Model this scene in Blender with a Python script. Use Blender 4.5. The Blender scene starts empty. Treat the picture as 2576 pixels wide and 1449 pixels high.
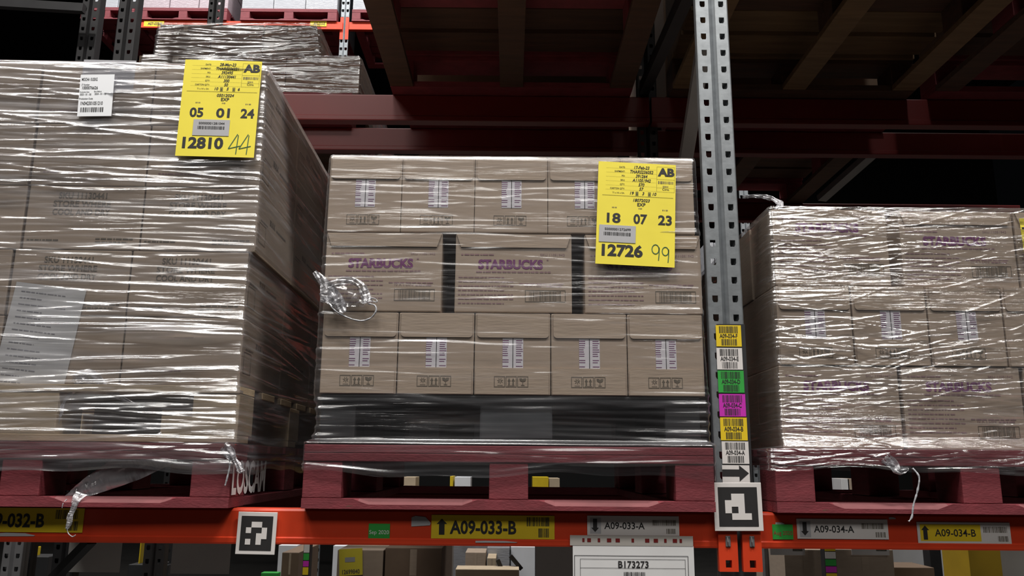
import bpy, bmesh, math, random
import numpy as np
from mathutils import Matrix, Vector

# ------------------------------------------------------------------ camera, world, lamps, exposure
scene = bpy.context.scene
COL = scene.collection
FPX, PITCH, ROLL = 2060.0, math.radians(12.1), math.radians(0.5)
EYE = Vector((0.0, 0.0, 1.95))
fwd = Vector((0, math.cos(PITCH), math.sin(PITCH)))
rt0, up0 = Vector((1, 0, 0)), Vector((0, -math.sin(PITCH), math.cos(PITCH)))
rtc = math.cos(ROLL) * rt0 + math.sin(ROLL) * up0
upc = -math.sin(ROLL) * rt0 + math.cos(ROLL) * up0
cam_data = bpy.data.cameras.new('camera')
cam_data.sensor_width = 36.0
cam_data.lens = 36.0 * FPX / 2576.0
cam_data.clip_start, cam_data.clip_end = 0.05, 80
cam = bpy.data.objects.new('camera', cam_data)
COL.objects.link(cam)
cam.matrix_world = Matrix.Translation(EYE) @ Matrix((rtc, upc, -fwd)).transposed().to_4x4()
scene.camera = cam

world = bpy.data.worlds.new('warehouse_air')
scene.world = world
world.use_nodes = True
world.node_tree.nodes['Background'].inputs[0].default_value = (0.55, 0.6, 0.7, 1)
world.node_tree.nodes['Background'].inputs[1].default_value = 0.003

scene.view_settings.view_transform = 'Standard'
scene.view_settings.look = 'None'
scene.view_settings.exposure = -0.55
scene.view_settings.gamma = 1.0
scene.cycles.use_denoising = True
scene.cycles.max_bounces = 7
scene.cycles.diffuse_bounces = 3
scene.cycles.glossy_bounces = 3
scene.cycles.transparent_max_bounces = 14
scene.cycles.transmission_bounces = 3
scene.cycles.caustics_reflective = False
scene.cycles.caustics_refractive = False
scene.cycles.sample_clamp_indirect = 3.0


def lamp(x, y, z, sx, sy, power, col=(1.0, 0.96, 0.9), tilt=0.0):
    d = bpy.data.lights.new('bay_and_fill_light', 'AREA')
    d.shape = 'RECTANGLE'
    d.size, d.size_y, d.energy, d.color = sx, sy, power, col
    o = bpy.data.objects.new('bay_and_fill_light', d)
    COL.objects.link(o)
    o.location = (x, y, z)
    o.rotation_euler = (tilt, 0, 0)
    return o


# aisle fixtures, the small outermost ones added for film glints; next aisle's row below
for lx, sx, sy, pw in ((-3.9, 0.8, 0.25, 70), (-2.7, 0.8, 0.25, 150), (-0.6, 1.5, 1.3, 400), (2.3, 1.5, 0.4, 420), (3.9, 0.8, 0.25, 60)):
    lamp(lx, 0.0, 7.6, sx, sy, pw, tilt=0.2)
# broad dim fill light added behind the camera; no fixture hangs there
lamp(0.3, -3.2, 7.0, 8.0, 1.6, 250, tilt=0.5)
for lx in (-5.5, -3.0, -0.5, 3.6):
    lamp(lx, 6.7, 10.4, 1.4, 0.4, 430, (1, 0.98, 0.95))


def U(px, py, Y):
    """world point where the picture ray through (px, py) meets the plane y = Y"""
    d = fwd * FPX + rtc * (px - 1288.0) - upc * (py - 724.5)
    return EYE + d * (Y / d.y)


# ------------------------------------------------------------------ materials
MATS = {}


def nodes_of(m):
    m.use_nodes = True
    return m.node_tree.nodes, m.node_tree.links


def mat(name, col, rough=0.6, metal=0.0, var=0.12, scale=6.0, stretch=(1, 1, 1), bump=0.0, bscale=60.0, spec=0.5, wear=None):
    """procedural principled material: base colour with noise variation, optional bump and worn patches"""
    if name in MATS:
        return MATS[name]
    m = bpy.data.materials.new(name)
    N, L = nodes_of(m)
    b = N['Principled BSDF']
    b.inputs['Roughness'].default_value = rough
    b.inputs['Metallic'].default_value = metal
    b.inputs['Specular IOR Level'].default_value = spec
    tc = N.new('ShaderNodeTexCoord')
    mp = N.new('ShaderNodeMapping')
    mp.inputs['Scale'].default_value = stretch
    L.new(tc.outputs['Object'], mp.inputs['Vector'])
    nz = N.new('ShaderNodeTexNoise')
    nz.inputs['Scale'].default_value = scale
    nz.inputs['Detail'].default_value = 5
    L.new(mp.outputs[0], nz.inputs['Vector'])
    rp = N.new('ShaderNodeValToRGB')
    rp.color_ramp.elements[0].position = 0.25
    rp.color_ramp.elements[1].position = 0.75
    lo = [c * (1 - var) for c in col]
    hi = [min(1, c * (1 + var)) for c in col]
    rp.color_ramp.elements[0].color = (*lo, 1)
    rp.color_ramp.elements[1].color = (*hi, 1)
    L.new(nz.outputs['Fac'], rp.inputs[0])
    last = rp.outputs[0]
    if wear:
        n2 = N.new('ShaderNodeTexNoise')
        n2.inputs['Scale'].default_value = wear[1]
        n2.inputs['Detail'].default_value = 8
        n2.inputs['Roughness'].default_value = 0.65
        L.new(mp.outputs[0], n2.inputs['Vector'])
        r2 = N.new('ShaderNodeValToRGB')
        r2.color_ramp.elements[0].position = wear[2]
        r2.color_ramp.elements[1].position = wear[2] + 0.06
        L.new(n2.outputs['Fac'], r2.inputs[0])
        mx = N.new('ShaderNodeMixRGB')
        mx.inputs[2].default_value = (*wear[0], 1)
        L.new(r2.outputs[0], mx.inputs[0])
        L.new(last, mx.inputs[1])
        last = mx.outputs[0]
    L.new(last, b.inputs['Base Color'])
    if bump:
        n3 = N.new('ShaderNodeTexNoise')
        n3.inputs['Scale'].default_value = bscale
        n3.inputs['Detail'].default_value = 3
        L.new(mp.outputs[0], n3.inputs['Vector'])
        bp = N.new('ShaderNodeBump')
        bp.inputs['Strength'].default_value = bump
        bp.inputs['Distance'].default_value = 0.002
        L.new(n3.outputs['Fac'], bp.inputs['Height'])
        L.new(bp.outputs[0], b.inputs['Normal'])
    MATS[name] = m
    return m


def film_material(name, haze, gloss, rough, fine=220.0, strength=0.7, hz_scale=22.0, thr=0.5, ang=0.03, calm=0.42):
    """clear stretch film: see-through, with a sharp sheen on its creases and milky stretched streaks"""
    m = bpy.data.materials.new(name)
    N, L = nodes_of(m)
    N.remove(N['Principled BSDF'])
    out = N['Material Output']
    uv = N.new('ShaderNodeUVMap')
    uv.uv_map = 'film'

    def noise(sx, sz, detail, rot=0.0):
        mp = N.new('ShaderNodeMapping')
        mp.inputs['Rotation'].default_value = (0, 0, rot)
        mp.inputs['Scale'].default_value = (sx, sz, 1)
        L.new(uv.outputs[0], mp.inputs['Vector'])
        nz = N.new('ShaderNodeTexNoise')
        nz.inputs['Scale'].default_value = 1.0
        nz.inputs['Detail'].default_value = detail
        nz.inputs['Roughness'].default_value = 0.55
        L.new(mp.outputs[0], nz.inputs['Vector'])
        return nz.outputs['Fac']

    def math_(op, a, b):
        n = N.new('ShaderNodeMath')
        n.operation = op
        for i, v in enumerate((a, b)):
            if isinstance(v, (int, float)):
                n.inputs[i].default_value = v
            else:
                L.new(v, n.inputs[i])
        return n.outputs[0]

    h = math_('ADD', math_('MULTIPLY', noise(9, fine, 3, ang), 0.5), noise(3.0, fine * 0.28, 2, -ang))
    # puckered bands alternate with taut, smooth ones
    band = N.new('ShaderNodeValToRGB')
    band.color_ramp.elements[0].position = calm
    band.color_ramp.elements[1].position = calm + 0.18
    band.color_ramp.elements[0].color = (0.12, 0.12, 0.12, 1)
    L.new(noise(1.6, 9.0, 3, ang * 2), band.inputs[0])
    h = math_('MULTIPLY', h, band.outputs[0])
    bp = N.new('ShaderNodeBump')
    bp.inputs['Strength'].default_value = strength
    bp.inputs['Distance'].default_value = 0.006
    L.new(h, bp.inputs['Height'])
    fr = N.new('ShaderNodeFresnel')
    fr.inputs['IOR'].default_value = 1.5
    rp = N.new('ShaderNodeValToRGB')
    rp.color_ramp.elements[0].position = thr
    rp.color_ramp.elements[1].position = thr + 0.22
    L.new(noise(2.2, hz_scale, 6, ang), rp.inputs[0])
    at = N.new('ShaderNodeAttribute')
    at.attribute_name = 'milk'
    milk = math_('ADD', math_('MULTIPLY', rp.outputs[0], haze), math_('MULTIPLY', at.outputs['Fac'], 0.22))
    milk = math_('MINIMUM', math_('ADD', milk, haze * 0.25), 0.85)
    tr = N.new('ShaderNodeBsdfTransparent')
    tr.inputs[0].default_value = (0.97, 0.97, 0.98, 1)
    df = N.new('ShaderNodeBsdfDiffuse')
    df.inputs[0].default_value = (0.66, 0.66, 0.71, 1)
    tl = N.new('ShaderNodeBsdfTranslucent')
    tl.inputs[0].default_value = (0.66, 0.66, 0.71, 1)
    L.new(bp.outputs[0], df.inputs['Normal'])
    ad = N.new('ShaderNodeMixShader')
    ad.inputs[0].default_value = 0.3
    L.new(df.outputs[0], ad.inputs[1])
    L.new(tl.outputs[0], ad.inputs[2])
    m1 = N.new('ShaderNodeMixShader')
    L.new(milk, m1.inputs[0])
    L.new(tr.outputs[0], m1.inputs[1])
    L.new(ad.outputs[0], m1.inputs[2])
    gl = N.new('ShaderNodeBsdfGlossy')
    gl.inputs['Color'].default_value = (0.97, 0.98, 1, 1)
    gl.inputs['Roughness'].default_value = rough
    L.new(bp.outputs[0], gl.inputs['Normal'])
    m2 = N.new('ShaderNodeMixShader')
    L.new(math_('MINIMUM', math_('MULTIPLY', fr.outputs[0], gloss), 0.3), m2.inputs[0])
    L.new(m1.outputs[0], m2.inputs[1])
    L.new(gl.outputs[0], m2.inputs[2])
    L.new(m2.outputs[0], out.inputs['Surface'])
    MATS[name] = m
    return m


def build_materials():
    kraft = (0.38, 0.30, 0.232)
    mat('kraft', kraft, 0.75, var=0.07, scale=14, stretch=(1, 1, 4), bump=0.15, bscale=30)
    mat('kraft_flap', (0.405, 0.32, 0.245), 0.72, var=0.08, scale=10, stretch=(1, 1, 8), bump=0.35, bscale=22)
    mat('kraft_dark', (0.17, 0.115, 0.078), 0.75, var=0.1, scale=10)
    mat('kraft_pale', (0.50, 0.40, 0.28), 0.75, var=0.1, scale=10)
    mat('purple_ink', (0.17, 0.045, 0.15), 0.7, var=0.25, scale=80)
    mat('faded_ink', (0.27, 0.165, 0.175), 0.7, var=0.25, scale=120)
    mat('black_ink', (0.016, 0.015, 0.016), 0.6, var=0.1, scale=50)
    mat('grey_ink', (0.12, 0.10, 0.075), 0.7, var=0.3, scale=90)
    mat('green_ink', (0.03, 0.11, 0.05), 0.6, var=0.2, scale=60)
    mat('red_ink', (0.35, 0.03, 0.03), 0.6, var=0.2, scale=60)
    mat('white_ink', (0.75, 0.75, 0.75), 0.6, var=0.1, scale=60)
    mat('yellow_paper', (0.80, 0.68, 0.055), 0.6, var=0.05, scale=9, bump=0.2, bscale=14)
    mat('yellow_sticker', (0.72, 0.52, 0.02), 0.45, var=0.06, scale=12)
    mat('white_paper', (0.62, 0.62, 0.63), 0.6, var=0.05, scale=10)
    mat('white_sticker', (0.66, 0.63, 0.62), 0.45, var=0.05, scale=12)
    mat('sleeve_grey', (0.72, 0.70, 0.68), 0.6, var=0.05, scale=8)
    mat('pale_ink', (0.27, 0.27, 0.30), 0.6, var=0.1, scale=50)
    mat('grey_paper', (0.40, 0.40, 0.42), 0.6, var=0.06, scale=12)
    mat('grey_plastic', (0.33, 0.31, 0.29), 0.5, var=0.08, scale=5)
    mat('green_sticker', (0.03, 0.33, 0.05), 0.5, var=0.08, scale=14)
    mat('magenta_sticker', (0.52, 0.03, 0.42), 0.45, var=0.06, scale=14)
    mat('strip_white', (0.66, 0.64, 0.68), 0.5, var=0.05, scale=20)
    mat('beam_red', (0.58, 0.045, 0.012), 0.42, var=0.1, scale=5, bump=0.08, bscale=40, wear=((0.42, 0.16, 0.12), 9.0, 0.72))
    mat('beam_red_shaded', (0.115, 0.007, 0.007), 0.45, var=0.1, scale=5)  # darker copy of beam_red: the shade on the rear beams is in its colour
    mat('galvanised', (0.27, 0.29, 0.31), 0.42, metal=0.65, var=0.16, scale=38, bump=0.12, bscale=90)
    mat('dark_steel', (0.035, 0.035, 0.038), 0.5, metal=0.4, var=0.15, scale=12)  # near-black also carries the shade on rear posts seen as silhouettes
    mat('brace_steel', (0.22, 0.22, 0.23), 0.5, metal=0.5, var=0.15, scale=12)
    mat('pallet_red', (0.165, 0.024, 0.033), 0.7, var=0.22, scale=9, stretch=(2, 2, 6), bump=0.4, bscale=40, wear=((0.11, 0.05, 0.035), 7.0, 0.66))
    mat('pallet_red_worn', (0.17, 0.055, 0.06), 0.75, var=0.2, scale=14, bump=0.3, bscale=40)
    mat('pallet_brown', (0.062, 0.029, 0.016), 0.75, var=0.3, scale=5, stretch=(1, 8, 8), bump=0.4, bscale=20, wear=((0.10, 0.04, 0.03), 3.0, 0.62))  # this wood and the next are darkened to hold the shade under overhead pallets
    mat('pallet_bare', (0.155, 0.098, 0.05), 0.75, var=0.25, scale=5, stretch=(1, 8, 8), bump=0.4, bscale=20)
    mat('pallet_tan', (0.46, 0.36, 0.24), 0.75, var=0.15, scale=8, stretch=(2, 2, 8), bump=0.3, bscale=40)
    mat('black_plastic', (0.02, 0.021, 0.023), 0.5, var=0.2, scale=12)
    mat('dim_plastic', (0.055, 0.06, 0.065), 0.5, var=0.2, scale=12)
    mat('olive_label', (0.19, 0.17, 0.02), 0.6, var=0.2, scale=30)
    mat('concrete', (0.06, 0.058, 0.055), 0.65, var=0.15, scale=2.5, bump=0.1)
    mat('wall_grey', (0.014, 0.014, 0.015), 0.8, var=0.05, scale=2)
    mat('bright_white', (0.78, 0.80, 0.84), 0.6, var=0.04, scale=6)
    mat('mustard', (0.42, 0.27, 0.015), 0.6, var=0.1, scale=6)
    mat('pink_film', (0.34, 0.28, 0.31), 0.3, var=0.15, scale=14, stretch=(1, 1, 6), bump=0.8, bscale=20)
    mat('pale_film', (0.36, 0.37, 0.40), 0.22, var=0.12, scale=10, stretch=(1, 1, 7), bump=0.9, bscale=16)
    mat('tangerine', (0.75, 0.2, 0.03), 0.5, var=0.08)
    film_material('film_tall', 0.32, 7.0, 0.2, 180, 0.85, 24, 0.50, 0.03, 0.50)
    film_material('film_middle', 0.07, 3.2, 0.2, 200, 0.6, 26, 0.54, -0.03, 0.52)
    film_material('film_far', 0.10, 6.0, 0.14, 230, 1.1, 26, 0.52, -0.06, 0.40)
    film_material('film_back', 0.11, 6.0, 0.24, 120, 0.9, 18, 0.46, 0.02)
    film_material('film_tail', 0.9, 4.0, 0.2, 260, 0.8, 60, 0.38, 0.4)


build_materials()


# ------------------------------------------------------------------ mesh helpers
class MB:
    """collects shapes of ONE part; build() links them as one mesh object"""

    def __init__(self):
        self.v, self.f, self.mi = [], [], []

    def add(self, verts, faces, mi=0):
        o = len(self.v)
        self.v += [tuple(p) for p in verts]
        self.f += [tuple(o + i for i in f) for f in faces]
        self.mi += [mi] * len(faces)
        return self

    def box(self, x0, y0, z0, x1, y1, z1, bev=0.0):
        bm = bmesh.new()
        bmesh.ops.create_cube(bm, size=1.0)
        for p in bm.verts:
            p.co = Vector(((x0 + x1) / 2 + p.co.x * (x1 - x0), (y0 + y1) / 2 + p.co.y * (y1 - y0), (z0 + z1) / 2 + p.co.z * (z1 - z0)))
        if bev > 0:
            bmesh.ops.bevel(bm, geom=list(bm.edges), offset=bev, segments=2, profile=0.6, affect='EDGES')
        self.from_bm(bm)
        return self

    def from_bm(self, bm, M=None):
        bm.verts.ensure_lookup_table()
        for i, p in enumerate(bm.verts):
            p.index = i
        self.add([(M @ p.co if M else p.co) for p in bm.verts], [[q.index for q in f.verts] for f in bm.faces])
        bm.free()

    def bar(self, a, b, w, t):
        """rectangular bar from a to b"""
        a, b = Vector(a), Vector(b)
        d = (b - a).normalized()
        s = d.cross(Vector((0, 0, 1)))
        if s.length < 1e-4:
            s = Vector((1, 0, 0))
        s.normalize()
        n = s.cross(d)
        vs = [p + s * sx * w / 2 + n * sn * t / 2 for p in (a, b) for sx, sn in ((-1, -1), (1, -1), (1, 1), (-1, 1))]
        self.add(vs, [(3, 2, 1, 0), (4, 5, 6, 7), (0, 1, 5, 4), (1, 2, 6, 5), (2, 3, 7, 6), (3, 0, 4, 7)])
        return self

    def prism(self, pts, y0, y1):
        """polygon in (x, z), extruded in y from y0 (front) to y1"""
        n = len(pts)
        vs = [(x, y0, z) for x, z in pts] + [(x, y1, z) for x, z in pts]
        area = sum(pts[i][0] * pts[(i + 1) % n][1] - pts[(i + 1) % n][0] * pts[i][1] for i in range(n))
        r = list(range(n)) if area > 0 else list(range(n - 1, -1, -1))
        fs = [tuple(r), tuple(n + i for i in reversed(r))]
        for k in range(n):
            a, b = r[k], r[(k + 1) % n]
            fs.append((b, a, n + a, n + b))
        self.add(vs, fs)
        return self

    def sweep_x(self, prof, xs):
        """closed profile list per station: prof(x) -> [(y, z)...]"""
        rows = [[(x, y, z) for y, z in prof(x)] for x in xs]
        n = len(rows[0])
        vs = [p for r in rows for p in r]
        fs = []
        for i in range(len(xs) - 1):
            for k in range(n):
                a, b = i * n + k, i * n + (k + 1) % n
                fs.append((a, a + n, b + n, b))
        fs.append(tuple(range(n)))
        fs.append(tuple((len(xs) - 1) * n + k for k in reversed(range(n))))
        self.add(vs, fs)
        return self

    def tube(self, pts, r, seg=6, flat=1.0):
        pts = [Vector(p) for p in pts]
        rr = r if isinstance(r, (list, tuple)) else [r] * len(pts)
        vs, fs = [], []
        for i, p in enumerate(pts):
            d = (pts[min(i + 1, len(pts) - 1)] - pts[max(i - 1, 0)]).normalized()
            s = d.cross(Vector((0, 1, 0.01)))
            s.normalize()
            n = s.cross(d)
            for k in range(seg):
                a = 2 * math.pi * k / seg
                vs.append(p + s * math.cos(a) * rr[i] + n * math.sin(a) * rr[i] * flat)
        for i in range(len(pts) - 1):
            for k in range(seg):
                a, b = i * seg + k, i * seg + (k + 1) % seg
                fs.append((a, b, b + seg, a + seg))
        fs.append(tuple(reversed(range(seg))))
        fs.append(tuple((len(pts) - 1) * seg + k for k in range(seg)))
        self.add(vs, fs)
        return self

    # flat print on the plane y = Y facing the aisle (-y)
    def rect(self, x0, z0, x1, z1, y=0.0):
        self.add([(x0, y, z0), (x1, y, z0), (x1, y, z1), (x0, y, z1)], [(0, 1, 2, 3)])
        return self

    def frame(self, x0, z0, x1, z1, t, y=0.0):
        self.rect(x0, z0, x1, z0 + t, y).rect(x0, z1 - t, x1, z1, y).rect(x0, z0 + t, x0 + t, z1 - t, y).rect(x1 - t, z0 + t, x1, z1 - t, y)
        return self

    def poly(self, pts, y=0.0):
        n = len(pts)
        area = sum(pts[i][0] * pts[(i + 1) % n][1] - pts[(i + 1) % n][0] * pts[i][1] for i in range(n))
        r = list(range(n)) if area > 0 else list(range(n - 1, -1, -1))
        self.add([(x, y, z) for x, z in pts], [tuple(r)])
        return self

    def line(self, a, b, t, y=0.0):
        a, b = Vector(a), Vector(b)
        d = (b - a).normalized()
        n = Vector((-d.y, d.x)) * t / 2
        self.poly([tuple(a - n), tuple(b - n), tuple(b + n), tuple(a + n)], y)
        return self

    def bars(self, x0, z0, x1, z1, seed, y=0.0, step=0.0011):
        rnd = random.Random(seed)
        x = x0
        while x < x1 - step:
            w = step * rnd.choice((0.7, 0.9, 1.4, 2.0))
            w = min(w, x1 - x)
            self.rect(x, z0, x + w, z1, y)
            x += w + step * rnd.choice((0.7, 0.9, 1.3, 1.8))
        return self

    def text(self, s, x, z, h, w=None, y=0.0, align='L', bold=0.0, shear=0.0, cond=1.0):
        """lettering with cap height h, baseline z; w fixes the width"""
        vs, fs, bw, bh, bx = glyphs(s, bold, shear)
        sz = h / CAPH
        sx = (w / bw) if w else sz * cond
        x0 = x - bx * sx
        if align == 'C':
            x0 -= bw * sx / 2
        elif align == 'R':
            x0 -= bw * sx
        self.add([(x0 + a * sx, y, z + b * sz) for a, b in vs], fs)
        return self

    def dashes(self, x0, z0, x1, h, seed, y=0.0):
        """a line of print too small to read"""
        rnd = random.Random(seed)
        x = x0
        while x < x1:
            w = min(rnd.uniform(0.004, 0.016), x1 - x)
            self.rect(x, z0, x + w, z0 + h, y)
            x += w + rnd.uniform(0.0015, 0.003)
        return self

    def build(self, name, m, parent=None, smooth=False, label=None):
        me = bpy.data.meshes.new(name)
        me.from_pydata(self.v, [], self.f)
        for mm in (m if isinstance(m, (list, tuple)) else [m]):
            me.materials.append(MATS[mm] if isinstance(mm, str) else mm)
        if any(self.mi):
            me.polygons.foreach_set('material_index', self.mi)
        if smooth:
            me.polygons.foreach_set('use_smooth', [True] * len(me.polygons))
        me.update()
        o = bpy.data.objects.new(name, me)
        COL.objects.link(o)
        if parent is not None:
            o.parent = parent
        if label:
            o['label'] = label
        return o


GLY = {}
CAPH = 0.7


def glyphs(s, bold=0.0, shear=0.0):
    k = (s, bold, shear)
    if k not in GLY:
        cu = bpy.data.curves.new('lettering_curve', 'FONT')
        cu.body = s
        cu.size = 1.0
        cu.offset = bold
        cu.shear = shear
        cu.resolution_u = 3
        ob = bpy.data.objects.new('lettering_curve', cu)
        COL.objects.link(ob)
        dg = bpy.context.evaluated_depsgraph_get()
        ev = ob.evaluated_get(dg)
        me = ev.to_mesh()
        vs = [(p.co.x, p.co.y) for p in me.vertices]
        fs = []
        for f in me.polygons:
            q = list(f.vertices)
            if f.normal.z < 0:
                q.reverse()
            fs.append(q)
        ev.to_mesh_clear()
        bpy.data.objects.remove(ob)
        bpy.data.curves.remove(cu)
        xs = [p[0] for p in vs] or [0, 1]
        ys = [p[1] for p in vs] or [0, 1]
        GLY[k] = (vs, fs, max(xs) - min(xs), max(ys) - min(ys), min(xs))
    return GLY[k]


CAPH = glyphs('H')[3]


def thing(name, label, cat, loc=(0, 0, 0), rz=0.0, group=None, M=None, tilt=0.0):
    o = bpy.data.objects.new(name, None)
    o.empty_display_size = 0.05
    COL.objects.link(o)
    m = Matrix.Translation(Vector(loc)) @ Matrix.Rotation(rz, 4, 'Z') @ Matrix.Rotation(tilt, 4, 'Y')
    o.matrix_world = (M @ m) if M is not None else m
    o['label'], o['category'], o['kind'] = label, cat, 'thing'
    if group:
        o['group'] = group
    return o


def tag(o, label, cat, group=None):
    o['label'], o['category'], o['kind'] = label, cat, 'thing'
    if group:
        o['group'] = group
    return o


def structure(o):
    o['kind'] = 'structure'
    return o


KIDS = {}


def kids_of(o):
    return [c for c in bpy.data.objects if c.parent == o]


def dup(root, label, loc, M=None, rz=0.0, group=None, tilt=0.0):
    """a copy of a thing with copies of its parts and sub-parts (mesh data shared)"""
    if root.name not in KIDS:
        KIDS[root.name] = [(c, kids_of(c)) for c in kids_of(root)]
    r = root.copy()
    COL.objects.link(r)
    m = Matrix.Translation(Vector(loc)) @ Matrix.Rotation(rz, 4, 'Z') @ Matrix.Rotation(tilt, 4, 'Y')
    r.matrix_world = (M @ m) if M is not None else m
    r['label'] = label
    if group:
        r['group'] = group
    elif 'group' in r.keys():
        del r['group']
    for c, subs in KIDS[root.name]:
        d = c.copy()
        COL.objects.link(d)
        d.parent = r
        for s in subs:
            e = s.copy()
            COL.objects.link(e)
            e.parent = d
    return r


# ------------------------------------------------------------------ the setting
structure(MB().box(-16, -4, -0.1, 16, 26, 0.0).build('floor', 'concrete'))
structure(MB().box(-16, 25.8, 0, 16, 26, 14).build('wall_back', 'wall_grey'))
structure(MB().box(-16, -4, 14, 16, 26, 14.2).build('ceiling', 'wall_grey'))


# ------------------------------------------------------------------ racking
def rack_upright(label, cx, Yf, z0, z1, w, depth, material, holes=True, pitch=0.05, hole=0.0145, group=None):
    """perforated post: front web with a groove and two columns of slots, side flanges, two return lips"""
    t = thing('rack_upright', label, 'upright', (cx, Yf, z0), group=group)
    H = z1 - z0
    gx = w * 0.10
    hx = w * 0.285
    mb = MB()
    zs = []
    n = int(H / pitch)

    def depth_at(x):
        a = abs(x)
        return 0.010 * max(0.0, 1 - a / gx) if a < gx else 0.0

    def strip(x0, x1, za, zb):
        mb.add([(x0, depth_at(x0), za), (x1, depth_at(x1), za), (x1, depth_at(x1), zb), (x0, depth_at(x0), zb)], [(0, 1, 2, 3)])

    hw, hb = hole / 2, hole / 2 * 0.62
    hh = hole * 0.62
    xl = [-w / 2 + 0.004, -hx - hw * 1.25, -hx + hw * 1.25, -gx, 0, gx, hx - hw * 1.25, hx + hw * 1.25, w / 2 - 0.004]
    for i in (0, 2, 3, 4, 5, 7):
        strip(xl[i], xl[i + 1], 0, H)
    for side in (-1, 1):
        c = side * hx
        X0, X1 = c - hw * 1.25, c + hw * 1.25
        for k in range(n + 1):
            za, zb = k * pitch, min((k + 1) * pitch, H)
            if zb - za < pitch * 0.9 or not holes:
                mb.add([(X0, 0, za), (X1, 0, za), (X1, 0, zb), (X0, 0, zb)], [(0, 1, 2, 3)])
                continue
            zc = (za + zb) / 2
            inner = -side
            pts = [(c - (hb if inner > 0 else hw * .8), zc - hh), (c + (hb if inner < 0 else hw * .8), zc - hh),
                   (c + hw, zc - hh * 0.4), (c + hw, zc + hh), (c - hw, zc + hh), (c - hw, zc - hh * 0.4)]
            # ring between the outer rectangle and the slot, and the slot's own thickness
            outer = [(X0, za), (X1, za), (X1, zc - hh * 0.4), (X1, zb), (X0, zb), (X0, zc - hh * 0.4)]
            vs = [(x, 0, z) for x, z in outer] + [(x, 0, z) for x, z in pts] + [(x, 0.0022, z) for x, z in pts]
            fs = []
            for q in range(6):
                r = (q + 1) % 6
                fs += [(q, r, 6 + r, 6 + q), (6 + q, 6 + r, 12 + r, 12 + q)]
            mb.add(vs, fs)
    # rounded shoulders and side flanges, then lips turned inwards
    for s in (-1, 1):
        xs = [(s * (w / 2 - 0.004), 0.0), (s * (w / 2 - 0.001), 0.0015), (s * w / 2, 0.005), (s * w / 2, 0.022), (s * (w / 2 - 0.014), 0.034), (s * (w / 2 - 0.014), 0.075)]
        for (xa, ya), (xb, yb) in zip(xs, xs[1:]):
            vs = [(xa, ya, 0), (xb, yb, 0), (xb, yb, H), (xa, ya, H)]
            mb.add(vs, [(0, 1, 2, 3) if s > 0 else (3, 2, 1, 0)])
    web = mb.build('post', material, t)
    sol = web.modifiers.new('sheet', 'SOLIDIFY')
    sol.thickness, sol.offset = 0.0022, -1
    return t


def step_beam(label, x0, x1, Yf, ztop, h, material, deep=0.045, name='rack_beam', group=None):
    t = thing(name, label, 'rack beam', ((x0 + x1) / 2, Yf, ztop - h), group=group)
    L = (x1 - x0) / 2
    pr = [(deep, 0), (-0.003, 0), (-0.004, 0.004), (-0.004, h * 0.17), (0.0, h * 0.205), (0.0, h - 0.006), (0.003, h - 0.001), (0.006, h), (deep, h)]
    MB().sweep_x(lambda x: pr, [-L, L]).build('box_section', material, t)
    return t


def connector(t, x0, x1, zlo, zhi, y=-0.010, holes=(), material='beam_red'):
    """hooked end plate of a beam, in the beam's own coordinates, with its slots"""
    mb = MB()
    zs = sorted([zlo, zhi] + [z for c in holes for z in (c - 0.009, c + 0.009)])
    xm = (x0 + x1) / 2
    a, b = xm - 0.0075, xm + 0.0075
    mb.box(x0, y, zlo, a, 0.006, zhi)
    mb.box(b, y, zlo, x1, 0.006, zhi)
    for k in range(0, len(zs), 2):
        mb.box(a, y, zs[k], b, 0.006, zs[k + 1])
    return mb.build('end_connector', material, t)


def sticker(parent, name, x0, z0, x1, z1, y, material, label=None, skew=0.0, thick=0.0008):
    """thin label stuck on a part: returns (object, front y, width, height); its own origin is its lower corner"""
    mb = MB().box(0, -thick, 0, x1 - x0, 0, z1 - z0)
    o = mb.build(name, material, parent, label=label)
    o.location = (x0, y, z0)
    o.rotation_euler = (0, skew, 0)
    return o, -thick - 0.0004, x1 - x0, z1 - z0


def arrow_poly(cx, z0, z1, w, hw, up):
    zt = z1 - (z1 - z0) * 0.33 if up else z0 + (z1 - z0) * 0.33
    a, b = (z0, z1) if up else (z1, z0)
    return [(cx - w / 2, a), (cx + w / 2, a), (cx + w / 2, zt), (cx + hw / 2, zt), (cx, b), (cx - hw / 2, zt), (cx - w / 2, zt)]


YP, YL, YB, YU = 2.04, 2.09, 2.075, 2.095
ZB = U(1288, 1284, YB).z              # top of the front beams
HB = ZB - U(1288, 1374, YB).z
XU = U(1822, 700, YU).x
WU = 0.092
front_upright = rack_upright('galvanised perforated steel upright carrying a column of coloured location stickers', XU, YU, 0.0, 7.0, WU, 0.08, 'galvanised')

rack_upright('galvanised perforated steel upright at the outer end of the tall load\'s bay', -1.77, YU, 0.0, 7.0, WU, 0.08, 'galvanised')


def xz(px, py, Y):
    p = U(px, py, Y)
    return p.x, p.z


def on(t, px, py, Y):
    """pixel -> thing-local (x, z) on the plane Y"""
    p = U(px, py, Y)
    return p.x - t.location.x, p.z - t.location.z


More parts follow.
